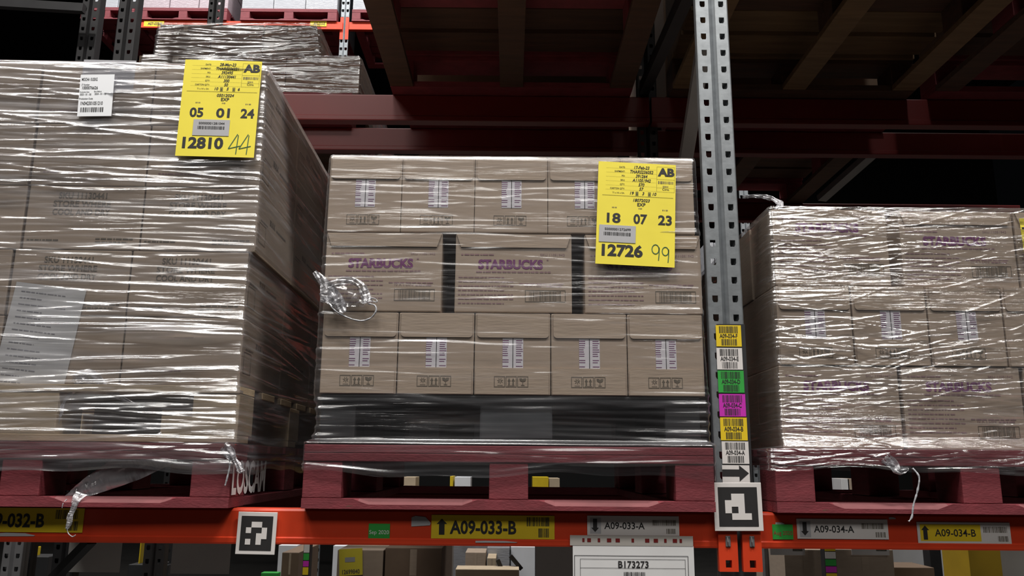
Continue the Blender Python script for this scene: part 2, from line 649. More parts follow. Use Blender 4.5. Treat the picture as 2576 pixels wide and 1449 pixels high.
# front beams
bx_mid = XU - 0.002
beam_l = step_beam('red front beam under the tall load and the middle load', -1.72, bx_mid - 0.045, YB, ZB, HB, 'beam_red')
beam_r = step_beam('red front beam under the load past the galvanised upright', XU + 0.047, XU + 2.4, YB, ZB, HB, 'beam_red')
zc_lo = U(1830, 1437, YB).z
for bm_, sgn in ((beam_l, -1), (beam_r, 1)):
    ex = XU + sgn * 0.006 - bm_.location.x
    ex2 = XU + sgn * 0.052 - bm_.location.x
    hz = [U(1840, 1418, YB).z - bm_.location.z]
    c = connector(bm_, min(ex, ex2), max(ex, ex2), zc_lo - bm_.location.z, HB, holes=hz)
    # hook and locking pin in the slot just under the marker board
    xm = (ex + ex2) / 2
    zp = U(1840, 1362, YB).z - bm_.location.z
    MB().box(xm - 0.006, -0.0125, zp - 0.012, xm + 0.006, -0.0095, zp + 0.014, 0.002).tube([(xm - 0.002, -0.013, zp + 0.012), (xm - 0.001, -0.0145, zp), (xm + 0.001, -0.013, zp - 0.009)], 0.002).build('locking_pin', 'brace_steel', bm_)


def beam_sticker(t, px0, py0, px1, py1, text, base, arrow, big, label, white_part=False, arrow_grey=False):
    Yf = YB - 0.0012
    x0, z1 = on(t, px0, (py0 + 0), Yf)
    x1, z0 = on(t, px1, py1, Yf)
    s, y, w, h = sticker(t, 'location_sticker', x0, z0, x1, z1, -0.0012, base, label)
    if white_part:
        MB().rect(w * 0.03, h * 0.1, w * 0.68, h * 0.9, y + 0.0002).build('yellow_field', 'yellow_sticker', s)
    if arrow_grey:
        MB().rect(w * 0.03, h * 0.08, w * 0.15, h * 0.9, y + 0.0002).build('arrow_field', 'grey_paper', s)
    MB().poly(arrow_poly(w * 0.085, h * 0.16, h * 0.84, w * 0.045, w * 0.085, arrow > 0), y).build('arrow', 'black_ink', s)
    if big:
        MB().text(text, w * 0.15, h * 0.22, h * 0.52, w=w * 0.54, y=y, bold=0.03).build('lettering', 'black_ink', s)
        MB().bars(w * 0.775, h * 0.55, w * 0.96, h * 0.93, text, y, 0.0012).bars(w * 0.87, h * 0.08, w * 0.96, h * 0.46, text + 'x', y, 0.0011).build('barcode', 'black_ink', s)
    else:
        MB().text(text, w * 0.185, h * 0.33, h * 0.33, w=w * 0.44, y=y, bold=0.015).build('lettering', 'black_ink', s)
        MB().bars(w * 0.71, h * 0.52, w * 0.965, h * 0.8, text, y, 0.0011).bars(w * 0.86, h * 0.1, w * 0.965, h * 0.36, text + 'x', y, 0.0011).build('barcode', 'grey_ink', s)
    return s


beam_sticker(beam_l, -102, 1276, 207, 1340, 'A09-032-B', 'yellow_sticker', 1, True, 'yellow sticker reading A09-032-B with an up arrow')
beam_sticker(beam_l, 1086, 1295, 1395, 1357, 'A09-033-B', 'yellow_sticker', 1, True, 'yellow sticker reading A09-033-B with an up arrow')
beam_sticker(beam_l, 1477, 1297, 1709, 1348, 'A09-033-A', 'white_sticker', -1, False, 'white sticker reading A09-033-A with a down arrow', arrow_grey=True)
beam_sticker(beam_r, 2003, 1305, 2236, 1357, 'A09-034-A', 'white_sticker', -1, False, 'white sticker reading A09-034-A with a down arrow', arrow_grey=True)
beam_sticker(beam_r, 2305, 1313, 2545, 1368, 'A09-034-B', 'white_sticker', 1, False, 'yellow and white sticker reading A09-034-B with an up arrow', white_part=True)


def date_sticker(t, px0, py0, px1, py1, text, ink):
    Yf = YB - 0.0012
    x0, z1 = on(t, px0, py0, Yf)
    x1, z0 = on(t, px1, py1, Yf)
    s, y, w, h = sticker(t, 'date_sticker', x0, z0, x1, z1, -0.0012, 'green_sticker', 'green sticker reading ' + text)
    MB().text(text, w * 0.5, h * 0.3, h * 0.26, w=w * 0.92, y=y, align='C').build('lettering', ink, s)


date_sticker(beam_l, 928, 1317, 980, 1355, 'Sep 2020', 'white_ink')
date_sticker(beam_r, 1942, 1319, 1996, 1357, 'Aug 2020', 'red_ink')
for t_, a in ((beam_l, (1035, 1298, 1083, 1325)), (beam_l, (1196, 1360, 1302, 1366)), (beam_l, (-5, 1340, 88, 1350)), (beam_r, (2238, 1301, 2256, 1307)), (beam_r, (1952, 1314, 1975, 1320))):
    Yf = YB - 0.0055
    x0, z1 = on(t_, a[0], a[1], Yf)
    x1, z0 = on(t_, a[2], a[3], Yf)
    w, h = x1 - x0, z1 - z0
    o = MB().prism([(0, 0), (w * 0.96, h * 0.12), (w, h * 0.35), (w * 0.72, h * 0.9), (w * 0.2, h), (0, h * 0.86)], -0.0006, 0).build('sticker_remnant', 'grey_paper', t_)
    o.location = (x0, -0.0046 if a[1] > 1335 else -0.0008, z0)

# stickers up the post
ups = [('A09-034-F', 'yellow_sticker', 1800, 818, 1866, 872, 'yellow sticker reading A09-034-F'), ('A09-034-E', 'white_sticker', 1802, 875, 1869, 930, 'white sticker reading A09-034-E'),
       ('A09-034-D', 'green_sticker', 1805, 932, 1873, 988, 'green sticker reading A09-034-D'), ('A09-034-C', 'magenta_sticker', 1808, 991, 1877, 1048, 'magenta sticker reading A09-034-C'),
       ('A09-034-B', 'yellow_sticker', 1811, 1050, 1881, 1108, 'lower yellow sticker reading A09-034-B'), ('A09-034-A', 'white_sticker', 1815, 1110, 1885, 1167, 'lowest white sticker reading A09-034-A')]
ut = front_upright
# long label carrier behind the stickers
cx0 = -WU / 2 + 0.010
x0, z1 = on(ut, 1803, 815, YU - 0.001)
_, z0 = on(ut, 1815, 1218, YU - 0.001)
MB().box(x0 - 0.0005, -0.0012, z0, x0 + 0.0725, -0.0002, z1, 0.0).build('sticker_backing', 'dark_steel', ut)
for text, base, a, b, c, d, lab in ups:
    xa, zb = on(ut, (a + a) / 2, b, YU - 0.0015)
    xb, za = on(ut, c, d, YU - 0.0015)
    s, y, w, h = sticker(ut, 'location_sticker', xa, za, xb, zb, -0.0014, base, lab)
    w -= 0.001
    MB().text(text, w * 0.5, h * 0.40, h * 0.19, w=w * 0.72, y=y, align='C', bold=0.02).build('lettering', 'black_ink', s)
    MB().bars(w * 0.13, h * 0.63, w * 0.88, h * 0.95, text, y, 0.0011).bars(w * 0.2, h * 0.05, w * 0.82, h * 0.35, text + 'z', y, 0.0011).build('barcode', 'black_ink', s)
xa, zb = on(ut, 1816, 1170, YU - 0.0015)
xb, za = on(ut, 1887, 1215, YU - 0.0015)
s, y, w, h = sticker(ut, 'arrow_sticker', xa, za, xb, zb, -0.0014, 'white_sticker', 'white sticker with a black arrow')
MB().poly([(0, h * .36), (w * .62, h * .36), (w * .62, h * .08), (w * .97, h * .55), (w * .62, h * 1.0), (w * .62, h * .76), (0, h * .76)], y).build('arrow', 'black_ink', s)


# coded marker boards
def marker(label, px0, py0, px1, py1, Y, grid, tilt):
    p0, p1 = U(px0, py1, Y), U(px1, py0, Y)
    w, h = p1.x - p0.x, p1.z - p0.z
    t = thing('marker_board', label, 'marker', (p0.x, Y, p0.z), tilt=tilt)
    MB().box(0, 0, 0, w, 0.004, h, 0.001).build('board', 'white_sticker', t)
    m = w * 0.095
    mz = h * 0.095
    MB().rect(m, mz, w - m, h - mz, -0.0006).build('black_square', 'black_ink', t)
    cw, ch = (w - 2 * m) / 6, (h - 2 * mz) / 6
    mb = MB()
    for r, row in enumerate(grid):
        c = 0
        while c < 4:
            if row[c] == 'X':
                e = c
                while e < 4 and row[e] == 'X':
                    e += 1
                mb.rect(m + cw * (1 + c), h - mz - ch * (2 + r), m + cw * (1 + e), h - mz - ch * (1 + r), -0.0012)
                c = e
            c += 1
    mb.build('code_pattern', 'white_sticker', t)
    return t


marker('square black and white coded board on the red beam between two pallets', 591, 1288, 697, 1394, YB - 0.010, ['.XX.', 'X..X', '..XX', 'X.X.'], 0.012)
marker('square black and white coded board at the foot of the sticker column', 1799, 1215, 1915, 1336, YB - 0.020, ['.XX.', 'XXX.', 'X.X.', '.XXX'], -0.008)

# document sleeve hanging from the front beam
p0, p1 = U(1434, 1372, YB - 0.011), U(1743, 1349, YB - 0.011)
ds = thing('document_sleeve', 'clear punched sleeve with a printed sheet hanging from the red beam', 'document sleeve', (p0.x, YB - 0.011, p0.z))
w = p1.x - p0.x
h = p1.z - p0.z
mb = MB().box(0, 0, 0, w, 0.0008, h)
mb.build('punched_strip', 'grey_plastic', ds, label='grey strip with punched holes')
for fx, fw in ((.10, .018), (.14, .03), (.225, .02), (.30, .035), (.37, .035), (.50, .02), (.61, .035), (.68, .035), (.765, .02), (.835, .035), (.89, .02)):
    MB().rect(w * fx, h * 0.35, w * (fx + fw), h * 0.72, -0.0004).build('punched_hole', 'beam_red_shaded', ds)
zb = U(1500, 1480, YB).z - p0.z
xo = U(1441, 1400, YB - .011).x - p0.x
sh = MB().box(xo, 0.0005, zb, w + 0.001, 0.0013, 0.0, 0).build('sheet', 'white_paper', ds)
sw = w - xo
mb = MB()
zt = U(1500, 1397, YB - .011).z - p0.z
mb.frame(xo + sw * 0.012, zb, xo + sw * 0.955, zt, 0.0012, -0.0002).frame(xo + sw * .06, zb, xo + sw * .93, zt - 0.008, 0.0008, -0.0002)
z_rule = U(1500, 1429, YB - .011).z - p0.z
mb.rect(xo + sw * .06, z_rule, xo + sw * .93, z_rule + 0.0008, -0.0002).build('ruled_border', 'black_ink', sh)
MB().text('B173273', xo + sw * 0.5, U(1500, 1427, YB - .011).z - p0.z, 0.0145, w=0.073, y=-0.0003, align='C', bold=0.02).build('lettering', 'black_ink', sh)
MB().bars(xo + sw * 0.42, zb + 0.004, xo + sw * 0.6, U(1500, 1438, YB - .011).z - p0.z, 'B', -0.0003, 0.0012).build('barcode', 'black_ink', sh)

# rear half of this rack and the near half of the one behind it
YR1, YR2 = 3.2, 3.53
zr1 = U(1288, 240, YR1).z
hr1 = zr1 - U(1288, 306, YR1).z
zr2 = U(1288, 324, YR2).z
hr2 = zr2 - U(1288, 381, YR2).z
XRL = -1.66
XRU = U(1632, 300, 3.22).x
step_beam('dark red upper beam nearest above the middle load', XRL, XRU, YR1, zr1, hr1, 'beam_red_shaded')
step_beam('dark red upper beam past the upright, the higher of two', XRU + 0.01, XRU + 2.4, YR1, zr1, hr1, 'beam_red_shaded')
step_beam('dark red upper beam just behind and below the nearest one', XRL - 0.2, XRU, YR2, zr2, hr2, 'beam_red_shaded')
step_beam('dark red upper beam past the upright, the lower of two', XRU + 0.01, XRU + 2.4, YR2, zr2, hr2, 'beam_red_shaded')
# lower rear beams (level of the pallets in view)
step_beam('red rear beam under the tall and the middle load', XRL, XRU, YR1, ZB, HB, 'beam_red_shaded')
step_beam('red rear beam under the load past the upright', XRU + 0.01, XRU + 2.4, YR1, ZB, HB, 'beam_red_shaded')
# upper front beams are above the picture; the pallets overhead rest on them
step_beam('red front beam carrying the overhead pallets above the middle load', -1.72, XU - 0.047, YB, zr1, hr1, 'beam_red')
step_beam('red front beam carrying the overhead pallets past the upright', XU + 0.047, XU + 2.4, YB, zr1, hr1, 'beam_red')

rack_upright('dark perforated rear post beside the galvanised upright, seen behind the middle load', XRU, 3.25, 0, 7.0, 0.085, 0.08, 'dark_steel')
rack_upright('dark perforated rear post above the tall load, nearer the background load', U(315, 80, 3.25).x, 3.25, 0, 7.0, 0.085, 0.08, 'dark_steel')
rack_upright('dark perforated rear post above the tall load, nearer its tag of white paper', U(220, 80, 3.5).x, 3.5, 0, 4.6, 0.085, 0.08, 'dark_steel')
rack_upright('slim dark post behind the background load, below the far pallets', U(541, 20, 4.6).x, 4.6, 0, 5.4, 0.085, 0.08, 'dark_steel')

# frame braces between the front and rear posts
a, b = U(1738, 300, 2.3), U(1712, 400, 2.75)


def brace(label, a, b, w=0.04, t=0.03, m='brace_steel'):
    o = thing('frame_brace', label, 'brace', a)
    MB().bar((0, 0, 0), Vector(b) - Vector(a), w, t).build('bar', m, o)
    return o


brace('flat steel brace slanting down behind the galvanised upright', (XU, 2.2, 3.16), (XU, 3.2, 2.33))
brace('horizontal steel brace at the top of the upright frame', (XU, 2.2, 3.42), (XU, 3.24, 3.52), 0.04, 0.05, 'dark_steel')
brace('dark diagonal brace under the red beam below the tall load', U(230, 1358, 2.9), U(120, 1470, 3.1), 0.03, 0.03, 'dark_steel')
brace('pale grey angle brace sloping up behind the load past the upright', U(2066, 500, 4.0), U(2205, 377, 3.62), 0.05, 0.03, 'brace_steel')
brace('dark steel tie across the top corner above the tall load', U(-20, 8, 3.4), U(212, 22, 3.4), 0.03, 0.04, 'dark_steel')


# ------------------------------------------------------------------ pallets
PAL = {}


def pallet(kind, label, x0, y0, z0, M=None, group=None, rz=0.0):
    """perimeter-base block pallet, 1.0 x 1.2 m: bottom boards, nine blocks, stringers, deck boards"""
    if kind in PAL:
        return dup(PAL[kind], label, (x0, y0, z0), M, rz, group)
    t = thing('pallet', label, 'pallet', (x0, y0, z0), rz, group, M)
    W, D = 1.0, 1.2
    paint, deck, worn = {'red': ('pallet_red', 'pallet_red', 'pallet_red_worn'), 'brown': ('pallet_red', 'pallet_brown', 'pallet_red'), 'bare': ('pallet_brown', 'pallet_bare', 'pallet_brown')}[kind]
    bw = 0.095
    bx = [0, (W - bw) / 2, W - bw]
    by = [0, (D - 0.13) / 2, D - 0.13]
    # boards along the front and the back, chamfered between the blocks for truck wheels
    def ch(x):
        for b in bx:
            if b - 0.03 < x < b + bw + 0.03:
                return 0.0
        dmin = min(min(abs(x - (b - 0.03)), abs(x - (b + bw + 0.03))) for b in bx)
        return 0.013 * min(1.0, dmin / 0.035)
    xs = [W * i / 80 for i in range(81)]
    for k, yy in enumerate((0.0, D - 0.12)):
        mb = MB()
        def prof(x, yy=yy, k=k):
            c = ch(x) + 0.0004
            if k == 0:
                return [(yy + 0.12, 0), (yy, 0), (yy, 0.024 - c), (yy + c * 2.2, 0.024), (yy + 0.12, 0.024)]
            return [(yy + 0.12, 0), (yy, 0), (yy, 0.024), (yy + 0.12 - c * 2.2, 0.024), (yy + 0.12, 0.024 - c)]
        mb.sweep_x(prof, xs)
        if k == 0:
            # the sawn chamfer shows paler wood
            for i in range(len(mb.f)):
                n = len(xs) - 1
                if i < n * 5 and i % 5 == 2 and ch((xs[i // 5] + xs[i // 5 + 1]) / 2) > 0.004:
                    mb.mi[i] = 1
        mb.build('bottom_board', [paint, worn], t)
    for b in bx:
        MB().box(b, 0.122, 0, b + bw, D - 0.122, 0.022, 0.002).build('bottom_board', deck if kind != 'red' else paint, t)
    for b in bx:
        for q in by:
            MB().box(b, q + 0.002, 0.024, b + bw, q + 0.13, 0.112, 0.003).build('block', paint, t)
    for q in by:
        MB().box(0, q, 0.112, W, q + 0.13, 0.132, 0.002).build('stringer', paint, t)
    n = 7
    dw = D / (n + (n - 1) * 0.22)
    for i in range(n):
        yy = i * dw * 1.22
        MB().box(0, yy, 0.132, W, yy + dw, 0.152, 0.002).build('deck_board', paint if i in (0, n - 1) and kind != 'bare' else deck, t)
    PAL[kind] = t
    return t


PSI = math.radians(1.5)
pLr = U(578, 1265, YP)                 # front corner of the tall load's pallet, next to the middle load
ML = Matrix.Translation((pLr.x, YP - 0.01, ZB)) @ Matrix.Rotation(PSI, 4, 'Z')   # local x: -1 .. 0
XM0 = U(757, 1270, YP).x
ZP = ZB + 0.002
pal_mid = pallet('red', 'red pallet under the middle load, black-tiered base on it', XM0, YP, ZP)
pal_tall = pallet('red', 'red pallet with white stencilled side under the tall load', -1.0, 0, 0.002, ML)
XR0 = U(1956, 1285, YP).x
pal_far = pallet('red', 'red pallet under the load past the upright', XR0, YP, ZP)
# stencil on the side of the tall load's pallet
o = MB().text('LOSCAM', 0, 0, 0.075, w=0.30, bold=0.03).build('stencil', 'white_ink', pal_tall)
o.rotation_euler = (0, 0, math.pi / 2)
o.location = (1.0016, 0.012, 0.033)
# timber spacer pallet under the tall load, black plastic one under the middle load
ZT = ZP + 0.154
hT = U(580, 970, 2.06).z - ZT
st = thing('spacer_pallet', 'pale timber spacer pallet between the tall load and its red pallet', 'pallet', (-1.0, 0.025, ZT - ZB), M=ML)
for i in range(3):
    MB().box(0, [0, 0.53, 1.06][i], 0, 1.0, [0, 0.53, 1.06][i] + 0.1, 0.018, 0.002).build('bottom_board', 'pallet_tan', st)
for b, bw in ((0.0, 0.12), (0.395, 0.16), (0.885, 0.115)):
    for q in (0, 0.53, 1.03):
        MB().box(b, q + 0.002, 0.018, b + bw, q + 0.13, hT - 0.02, 0.003).build('block', 'pallet_tan', st)
for i in range(6):
    yy = i * 0.206
    MB().box(0, yy, hT - 0.02, 1.0, yy + 0.13, hT - 0.001, 0.002).build('deck_board', 'pallet_tan', st)
zc2 = U(1288, 994, YL).z
hK = zc2 - ZT
bk = thing('plastic_pallet', 'black plastic pallet wrapped under the middle load', 'pallet', (XM0 + 0.02, YL + 0.002, ZT))
MB().box(0, 0, 0, 0.965, 1.15, 0.014, 0.004).build('base_frame', 'black_plastic', bk)
MB().box(0, 0, hK - 0.02, 0.965, 1.15, hK - 0.001, 0.004).build('deck', 'black_plastic', bk)
for b, bw in ((0.0, 0.09), (0.405, 0.185), (0.875, 0.09)):
    for q in (0.01, 0.5, 1.0):
        MB().box(b, q, 0.014, b + bw, q + 0.14, hK - 0.02, 0.006).build('foot', 'dim_plastic' if b > 0.1 and b < 0.8 else 'black_plastic', bk)
MB().box(0.29, 0.16, 0.014, 0.385, 0.17, 0.06, 0.001).build('side_panel', 'olive_label', bk)


# ------------------------------------------------------------------ cartons
EW, WL, CH = 0.1945, 0.306, 0.2115
PROTO = {}
LAYER = 0.0007


def icons(mb, cx, z, s, y):
    """handling marks: keep away from heat, this way up, fragile"""
    t = s * 0.05
    for k in (-1, 0, 1):
        x0 = cx + k * s * 1.08 - s / 2
        mb.frame(x0, z, x0 + s, z + s, t, y)
    c = (cx - s * 1.08 + s * 0.06, z + s * 0.58)
    for a in range(7):
        an = a * 2 * math.pi / 7 + 0.3
        mb.line((c[0] + math.cos(an) * s * 0.07, c[1] + math.sin(an) * s * 0.07), (c[0] + math.cos(an) * s * 0.27, c[1] + math.sin(an) * s * 0.25), s * 0.05, y)
    mb.rect(cx - s * 1.08 - s * 0.2, z + s * 0.14, cx - s * 1.08 + s * 0.3, z + s * 0.18, y)
    for k in (-0.19, 0.19):
        x = cx + k * s
        mb.poly([(x - s * .06, z + s * .22), (x + s * .06, z + s * .22), (x + s * .06, z + s * .55), (x + s * .14, z + s * .55), (x, z + s * .84), (x - s * .14, z + s * .55), (x - s * .06, z + s * .55)], y)
    mb.rect(cx - s * .34, z + s * .12, cx + s * .34, z + s * .16, y)
    gx = cx + s * 1.08
    mb.poly([(gx - s * .32, z + s * .82), (gx - s * .27, z + s * .6), (gx - s * .1, z + s * .5), (gx + s * .1, z + s * .5), (gx + s * .27, z + s * .6), (gx + s * .32, z + s * .82), (gx + s * .06, z + s * .82), (gx, z + s * .7), (gx - s * .07, z + s * .82)], y)
    mb.rect(gx - s * .025, z + s * .2, gx + s * .025, z + s * .5, y)
    mb.rect(gx - s * .17, z + s * .15, gx + s * .17, z + s * .2, y)


def flap_pts(x0, x1, z0, z1, r, top=True):
    pts = []
    if top:
        pts = [(x0, z1)]
        for a in range(5):
            an = math.pi + a * math.pi / 8
            pts.append((x0 + r + r * math.cos(an), z0 + r + r * math.sin(an)))
        for a in range(5):
            an = 1.5 * math.pi + a * math.pi / 8
            pts.append((x1 - r + r * math.cos(an), z0 + r + r * math.sin(an)))
        pts.append((x1, z1))
    else:
        pts = [(x0, z0), (x1, z0)]
        for a in range(5):
            an = a * math.pi / 8
            pts.append((x1 - r + r * math.cos(an), z1 - r + r * math.sin(an)))
        for a in range(5):
            an = math.pi / 2 + a * math.pi / 8
            pts.append((x0 + r + r * math.cos(an), z1 - r + r * math.sin(an)))
    return pts


def fold_flap(mb, pts, thick=0.0028, drop=0.0):
    mb.prism(pts, -thick, 0.0)


def end_carton(label, loc, M=None, low=False, plain=False):
    key = 'end_low' if low else 'end'
    if key in PROTO:
        return dup(PROTO[key], label, loc, M)
    t = thing('carton', label, 'carton', loc, M=M)
    w, d, h = EW, WL, CH
    MB().box(0, 0, 0, w, d, h - 0.001, 0.003).build('body', 'kraft', t)
    zf = h * 0.695
    f = MB()
    f.prism(flap_pts(0.006, w - 0.004, zf, h - 0.0015, 0.009), -0.0030, 0.0)
    f.build('top_flap', 'kraft_flap', t)
    yb = -0.0005
    if low:
        MB().prism(flap_pts(0.003, w - 0.005, 0.002, h * 0.325, 0.009, False), -0.0026, 0.0).build('bottom_flap', 'kraft_flap', t)
        yb = -0.0032
    cx = w * 0.505
    hw = 0.0265
    z0, z1 = h * 0.325 if low else h * 0.325, zf - 0.0005
    s = MB().rect(cx - hw, z0, cx + hw, z1, -0.0006).build('measuring_strip', 'strip_white', t)
    MB().rect(cx - 0.0009, z0, cx + 0.0009, z1, -0.001).build('centre_line', 'black_ink', s)
    mb = MB()
    rnd = random.Random(5)
    z = z0 + 0.004
    while z < z1 - 0.003:
        if rnd.random() < 0.82:
            mb.rect(cx - hw, z, cx - hw + rnd.uniform(0.011, 0.016), z + 0.0016, -0.001)
            mb.rect(cx + 0.008, z, cx + 0.008 + rnd.uniform(0.013, 0.018), z + 0.0016, -0.001)
        z += 0.0055
    mb.build('graduation', 'purple_ink', s)
    mb = MB()
    icons(mb, w * 0.485, h * 0.095, 0.0275, yb)
    mb.build('handling_marks', 'black_ink' if False else 'grey_ink', t)
    PROTO[key] = t
    return t


def wide_carton(label, loc, M=None, flap=True, dark=False, high=False):
    key = 'wide%d%d' % (flap, high)
    if key in PROTO:
        return dup(PROTO[key], label, loc, M)
    t = thing('carton', label, 'carton', loc, M=M)
    w, d, h = WL, EW, CH
    MB().box(0, 0, 0, w, d, h - 0.001, 0.003).build('body', 'kraft', t)
    if flap:
        zf = h * 0.825
        f = MB()
        f.prism([(0.002, h - 0.0015), (0.014, zf), (w - 0.014, zf - 0.001), (w - 0.002, h - 0.0015)], -0.0034, 0)
        f.build('top_flap', 'kraft_flap', t)
    y = -0.0006
    zl = h * 0.555 if not high else h * 0.70
    MB().text('STARBUCKS', w * 0.475, zl, 0.0225, w=w * 0.555, y=y, align='C', bold=0.045).build('brand_lettering', 'purple_ink', t)
    mb = MB()
    zt = zl + h * 0.165
    mb.dashes(w * 0.05, zt, w * 0.33, 0.0042, 1, y).text('SKU 11051942', w * 0.73, zt, 0.0062, w=w * 0.21, y=y)
    mb.dashes(w * 0.18, zl - 0.0115, w * 0.82, 0.0042, 2, y)
    mb.rect(w * 0.785, zl + 0.022, w * 0.80, zl + 0.026, y)
    for k in range(7 if not high else 8):
        mb.dashes(w * 0.03, zl - 0.026 - k * 0.0115, w * (0.50 if k % 3 else 0.42), 0.0030, 10 + k, y)
    mb.dashes(w * 0.55, h * 0.355, w * 0.93, 0.003, 33, y)
    mb.build('small_print', 'faded_ink', t)
    MB().text('10 X 1 Litre', w * 0.60, h * 0.325, 0.0075, w=w * 0.16, y=y).dashes(w * .78, h * .325, w * .92, 0.004, 4, y).build('volume_lettering', 'faded_ink', t)
    MB().frame(w * 0.60, h * 0.135, w * 0.945, h * 0.285, 0.0016, y).bars(w * 0.635, h * 0.15, w * 0.91, h * 0.272, 'bc', y, 0.0013).build('barcode', 'grey_ink', t)
    PROTO[key] = t
    return t


def plain_carton(kind, w, d, h, label, loc, M=None, m='kraft', rz=0.0, group=None):
    """carton with its taped seam, no print"""
    key = ('plain', kind)
    if key in PROTO:
        return dup(PROTO[key], label, loc, M, rz, group)
    t = thing('carton', label, 'carton', loc, rz, group, M)
    MB().box(0, 0, 0, w, d, h - 0.001, 0.003).build('body', m, t)
    MB().box(w * 0.46, -0.0008, h * 0.8, w * 0.54, 0.0, h - 0.003).build('tape', 'kraft_flap', t)
    PROTO[key] = t
    return t


ordn = ['first', 'second', 'third', 'fourth', 'fifth', 'sixth']
# middle load: ends out, sides out, ends out
zm1 = U(1288, 586, YL).z
zm2 = U(1288, 786, YL).z
for k in range(5):
    x = -0.4925 + k * 0.1955
    end_carton('end-on carton in the top layer of the middle load, %s counting from the tall load' % ordn[k], (x, YL, zm1))
for k in range(3):
    x = [-0.4905, -0.1495, 0.1905][k]
    wide_carton(['printed carton in the sides-out layer of the middle load, behind the film knot', 'printed carton in the sides-out layer of the middle load, between two dark gaps', 'printed carton in the sides-out layer of the middle load, half under the yellow tag'][k], (x, YL + (0.002 if k else 0), zm2))
for k in range(5):
    x = -0.4875 + k * 0.1965
    end_carton('end-on carton in the bottom layer of the middle load, %s counting from the tall load' % ordn[k], (x, YL, zc2), low=True)
for x, nm in ((-0.26, 'nearer the tall load'), (0.075, 'by the yellow tag')):
    plain_carton('core', EW, WL, CH, 'shaded carton seen at the back of the dark gap %s, middle load' % nm, (x, YL + 0.215, zm2))
g_ = 'cartons deep inside the middle load'
for (z, xs_) in ((zm1, (-0.49, 0.288)), (zm2, (-0.49, 0.295)), (zc2, (-0.487, 0.30))):
    for x in xs_:
        for q in range(2):
            plain_carton('core', EW, WL, CH, 'plain brown carton set deep behind the front row of the middle load', (x, YL + 0.33 + q * 0.31, z), group=g_)

# tall load: five layers, three carton columns across, three deep on the side in view
tall_x = [(663, 250), (655, 400), (642, 560), (612, 720), (588, 880)]
tall_z = [U(625, yy, 2.07).z for yy in (166, 325, 481, 641, 799, 969)]
TW, TD = 0.298, 0.398
THh = (tall_z[0] - tall_z[5]) / 5
lay_name = ['topmost layer', 'second layer from the top', 'middle layer', 'fourth layer from the top', 'lowest layer']
MLi = ML.inverted()
dx_lay = [-0.003, 0.002, 0.004, -0.012, -0.010]
Z0 = ZT + hT - ZB


def tall_carton(printed, label, loc):
    key = 'tall%d' % printed
    if key in PROTO:
        return dup(PROTO[key], label, loc, ML)
    t = thing('carton', label, 'carton', loc, M=ML)
    w, d, h = TW, TD, THh
    MB().box(0, 0, 0, w, d, h - 0.001, 0.003).build('body', 'kraft', t)
    y = -0.0006
    if printed:
        mb = MB()
        for s, fz, wd in (('SKU 11130441', 0.80, 0.42), ('STORE WHERE', 0.67, 0.50), ('COOL AND DRY', 0.54, 0.50)):
            mb.text(s, w * 0.47, h * fz, 0.0155, w=w * wd, y=y, align='C', bold=0.02)
        mb.build('lettering', 'grey_ink', t)
        MB().dashes(w * 0.03, h * 0.13, w * 0.3, 0.004, 3, y).dashes(w * 0.62, h * 0.16, w * 0.95, 0.004, 5, y).dashes(w * 0.62, h * 0.11, w * 0.9, 0.004, 6, y).build('small_print', 'grey_ink', t)
    else:
        MB().box(w * 0.42, -0.0008, h * 0.7, w * 0.58, 0.0, h - 0.003).build('tape', 'kraft_flap', t)
        MB().dashes(w * 0.1, h * 0.2, w * 0.5, 0.004, 8, y).build('small_print', 'faded_ink', t)
    # print on the long side (faces the middle load)
    s = MB()
    s.frame(0.02, h * 0.2, 0.085, h * 0.52, 0.0018).dashes(0.03, h * 0.55, 0.10, 0.004, 9).text('BULK', 0.12, h * 0.62, 0.016, bold=0.02)
    s.dashes(0.19, h * 0.62, 0.3, 0.006, 2)
    o = s.build('side_print', 'grey_ink', t)
    o.rotation_euler = (0, 0, math.pi / 2)
    o.location = (w + 0.0007, 0, 0)
    PROTO[key] = t
    return t


for i in range(5):
    zl = Z0 + (4 - i) * THh
    dx = dx_lay[i]
    pr = i in (2, 3)
    for c in range(2):
        x = dx - TW - c * (TW + 0.004)
        where = ('brown corner carton by the middle load', 'second brown carton from the corner')[c]
        tall_carton(pr, "tall load's %s, %s" % (lay_name[i], where), (x, 0.045, zl))
    plain_carton('tall_long', 0.385, 0.295, THh, "long carton at the picture edge in the tall load's %s" % lay_name[i], (dx - 2 * TW - 0.013 - 0.385, 0.048, zl), ML)
    for q in (1, 2):
        tall_carton(False, 'shaded side carton of the tall load, %s, %s back' % (lay_name[i], ('one', 'two')[q - 1]), (dx - TW, 0.045 + q * 0.4, zl))

# load past the upright
XC = U(1950, 800, 2.12).x
YC = 2.115
zf = [U(2100, yy, YC).z for yy in (518, 715, 923, 1136)]
H3 = CH
zq = [ZP + 0.154, ZP + 0.154 + CH, ZP + 0.154 + 2 * CH]
wide_carton('printed carton at the top corner nearest the upright, load past the upright', (XC + 0.006, YC, zq[2]), flap=False, high=True)
wide_carton('printed flap-top carton in the middle of the top layer past the upright', (XC + 0.352, YC + 0.012, zq[2]), flap=True)
wide_carton('printed carton cut by the picture edge, top layer past the upright', (XC + 0.664, YC + 0.012, zq[2]), flap=True)
for k in range(5):
    end_carton('end-on carton in the middle layer past the upright, %s counting from the upright' % ordn[k], (XC + 0.004 + k * 0.1985, YC, zq[1]), low=True)
for k in range(3):
    wide_carton('printed carton in the bottom layer past the upright, %s counting from the upright' % ordn[k], (XC + k * 0.3155, YC, zq[0]), flap=False, high=True)
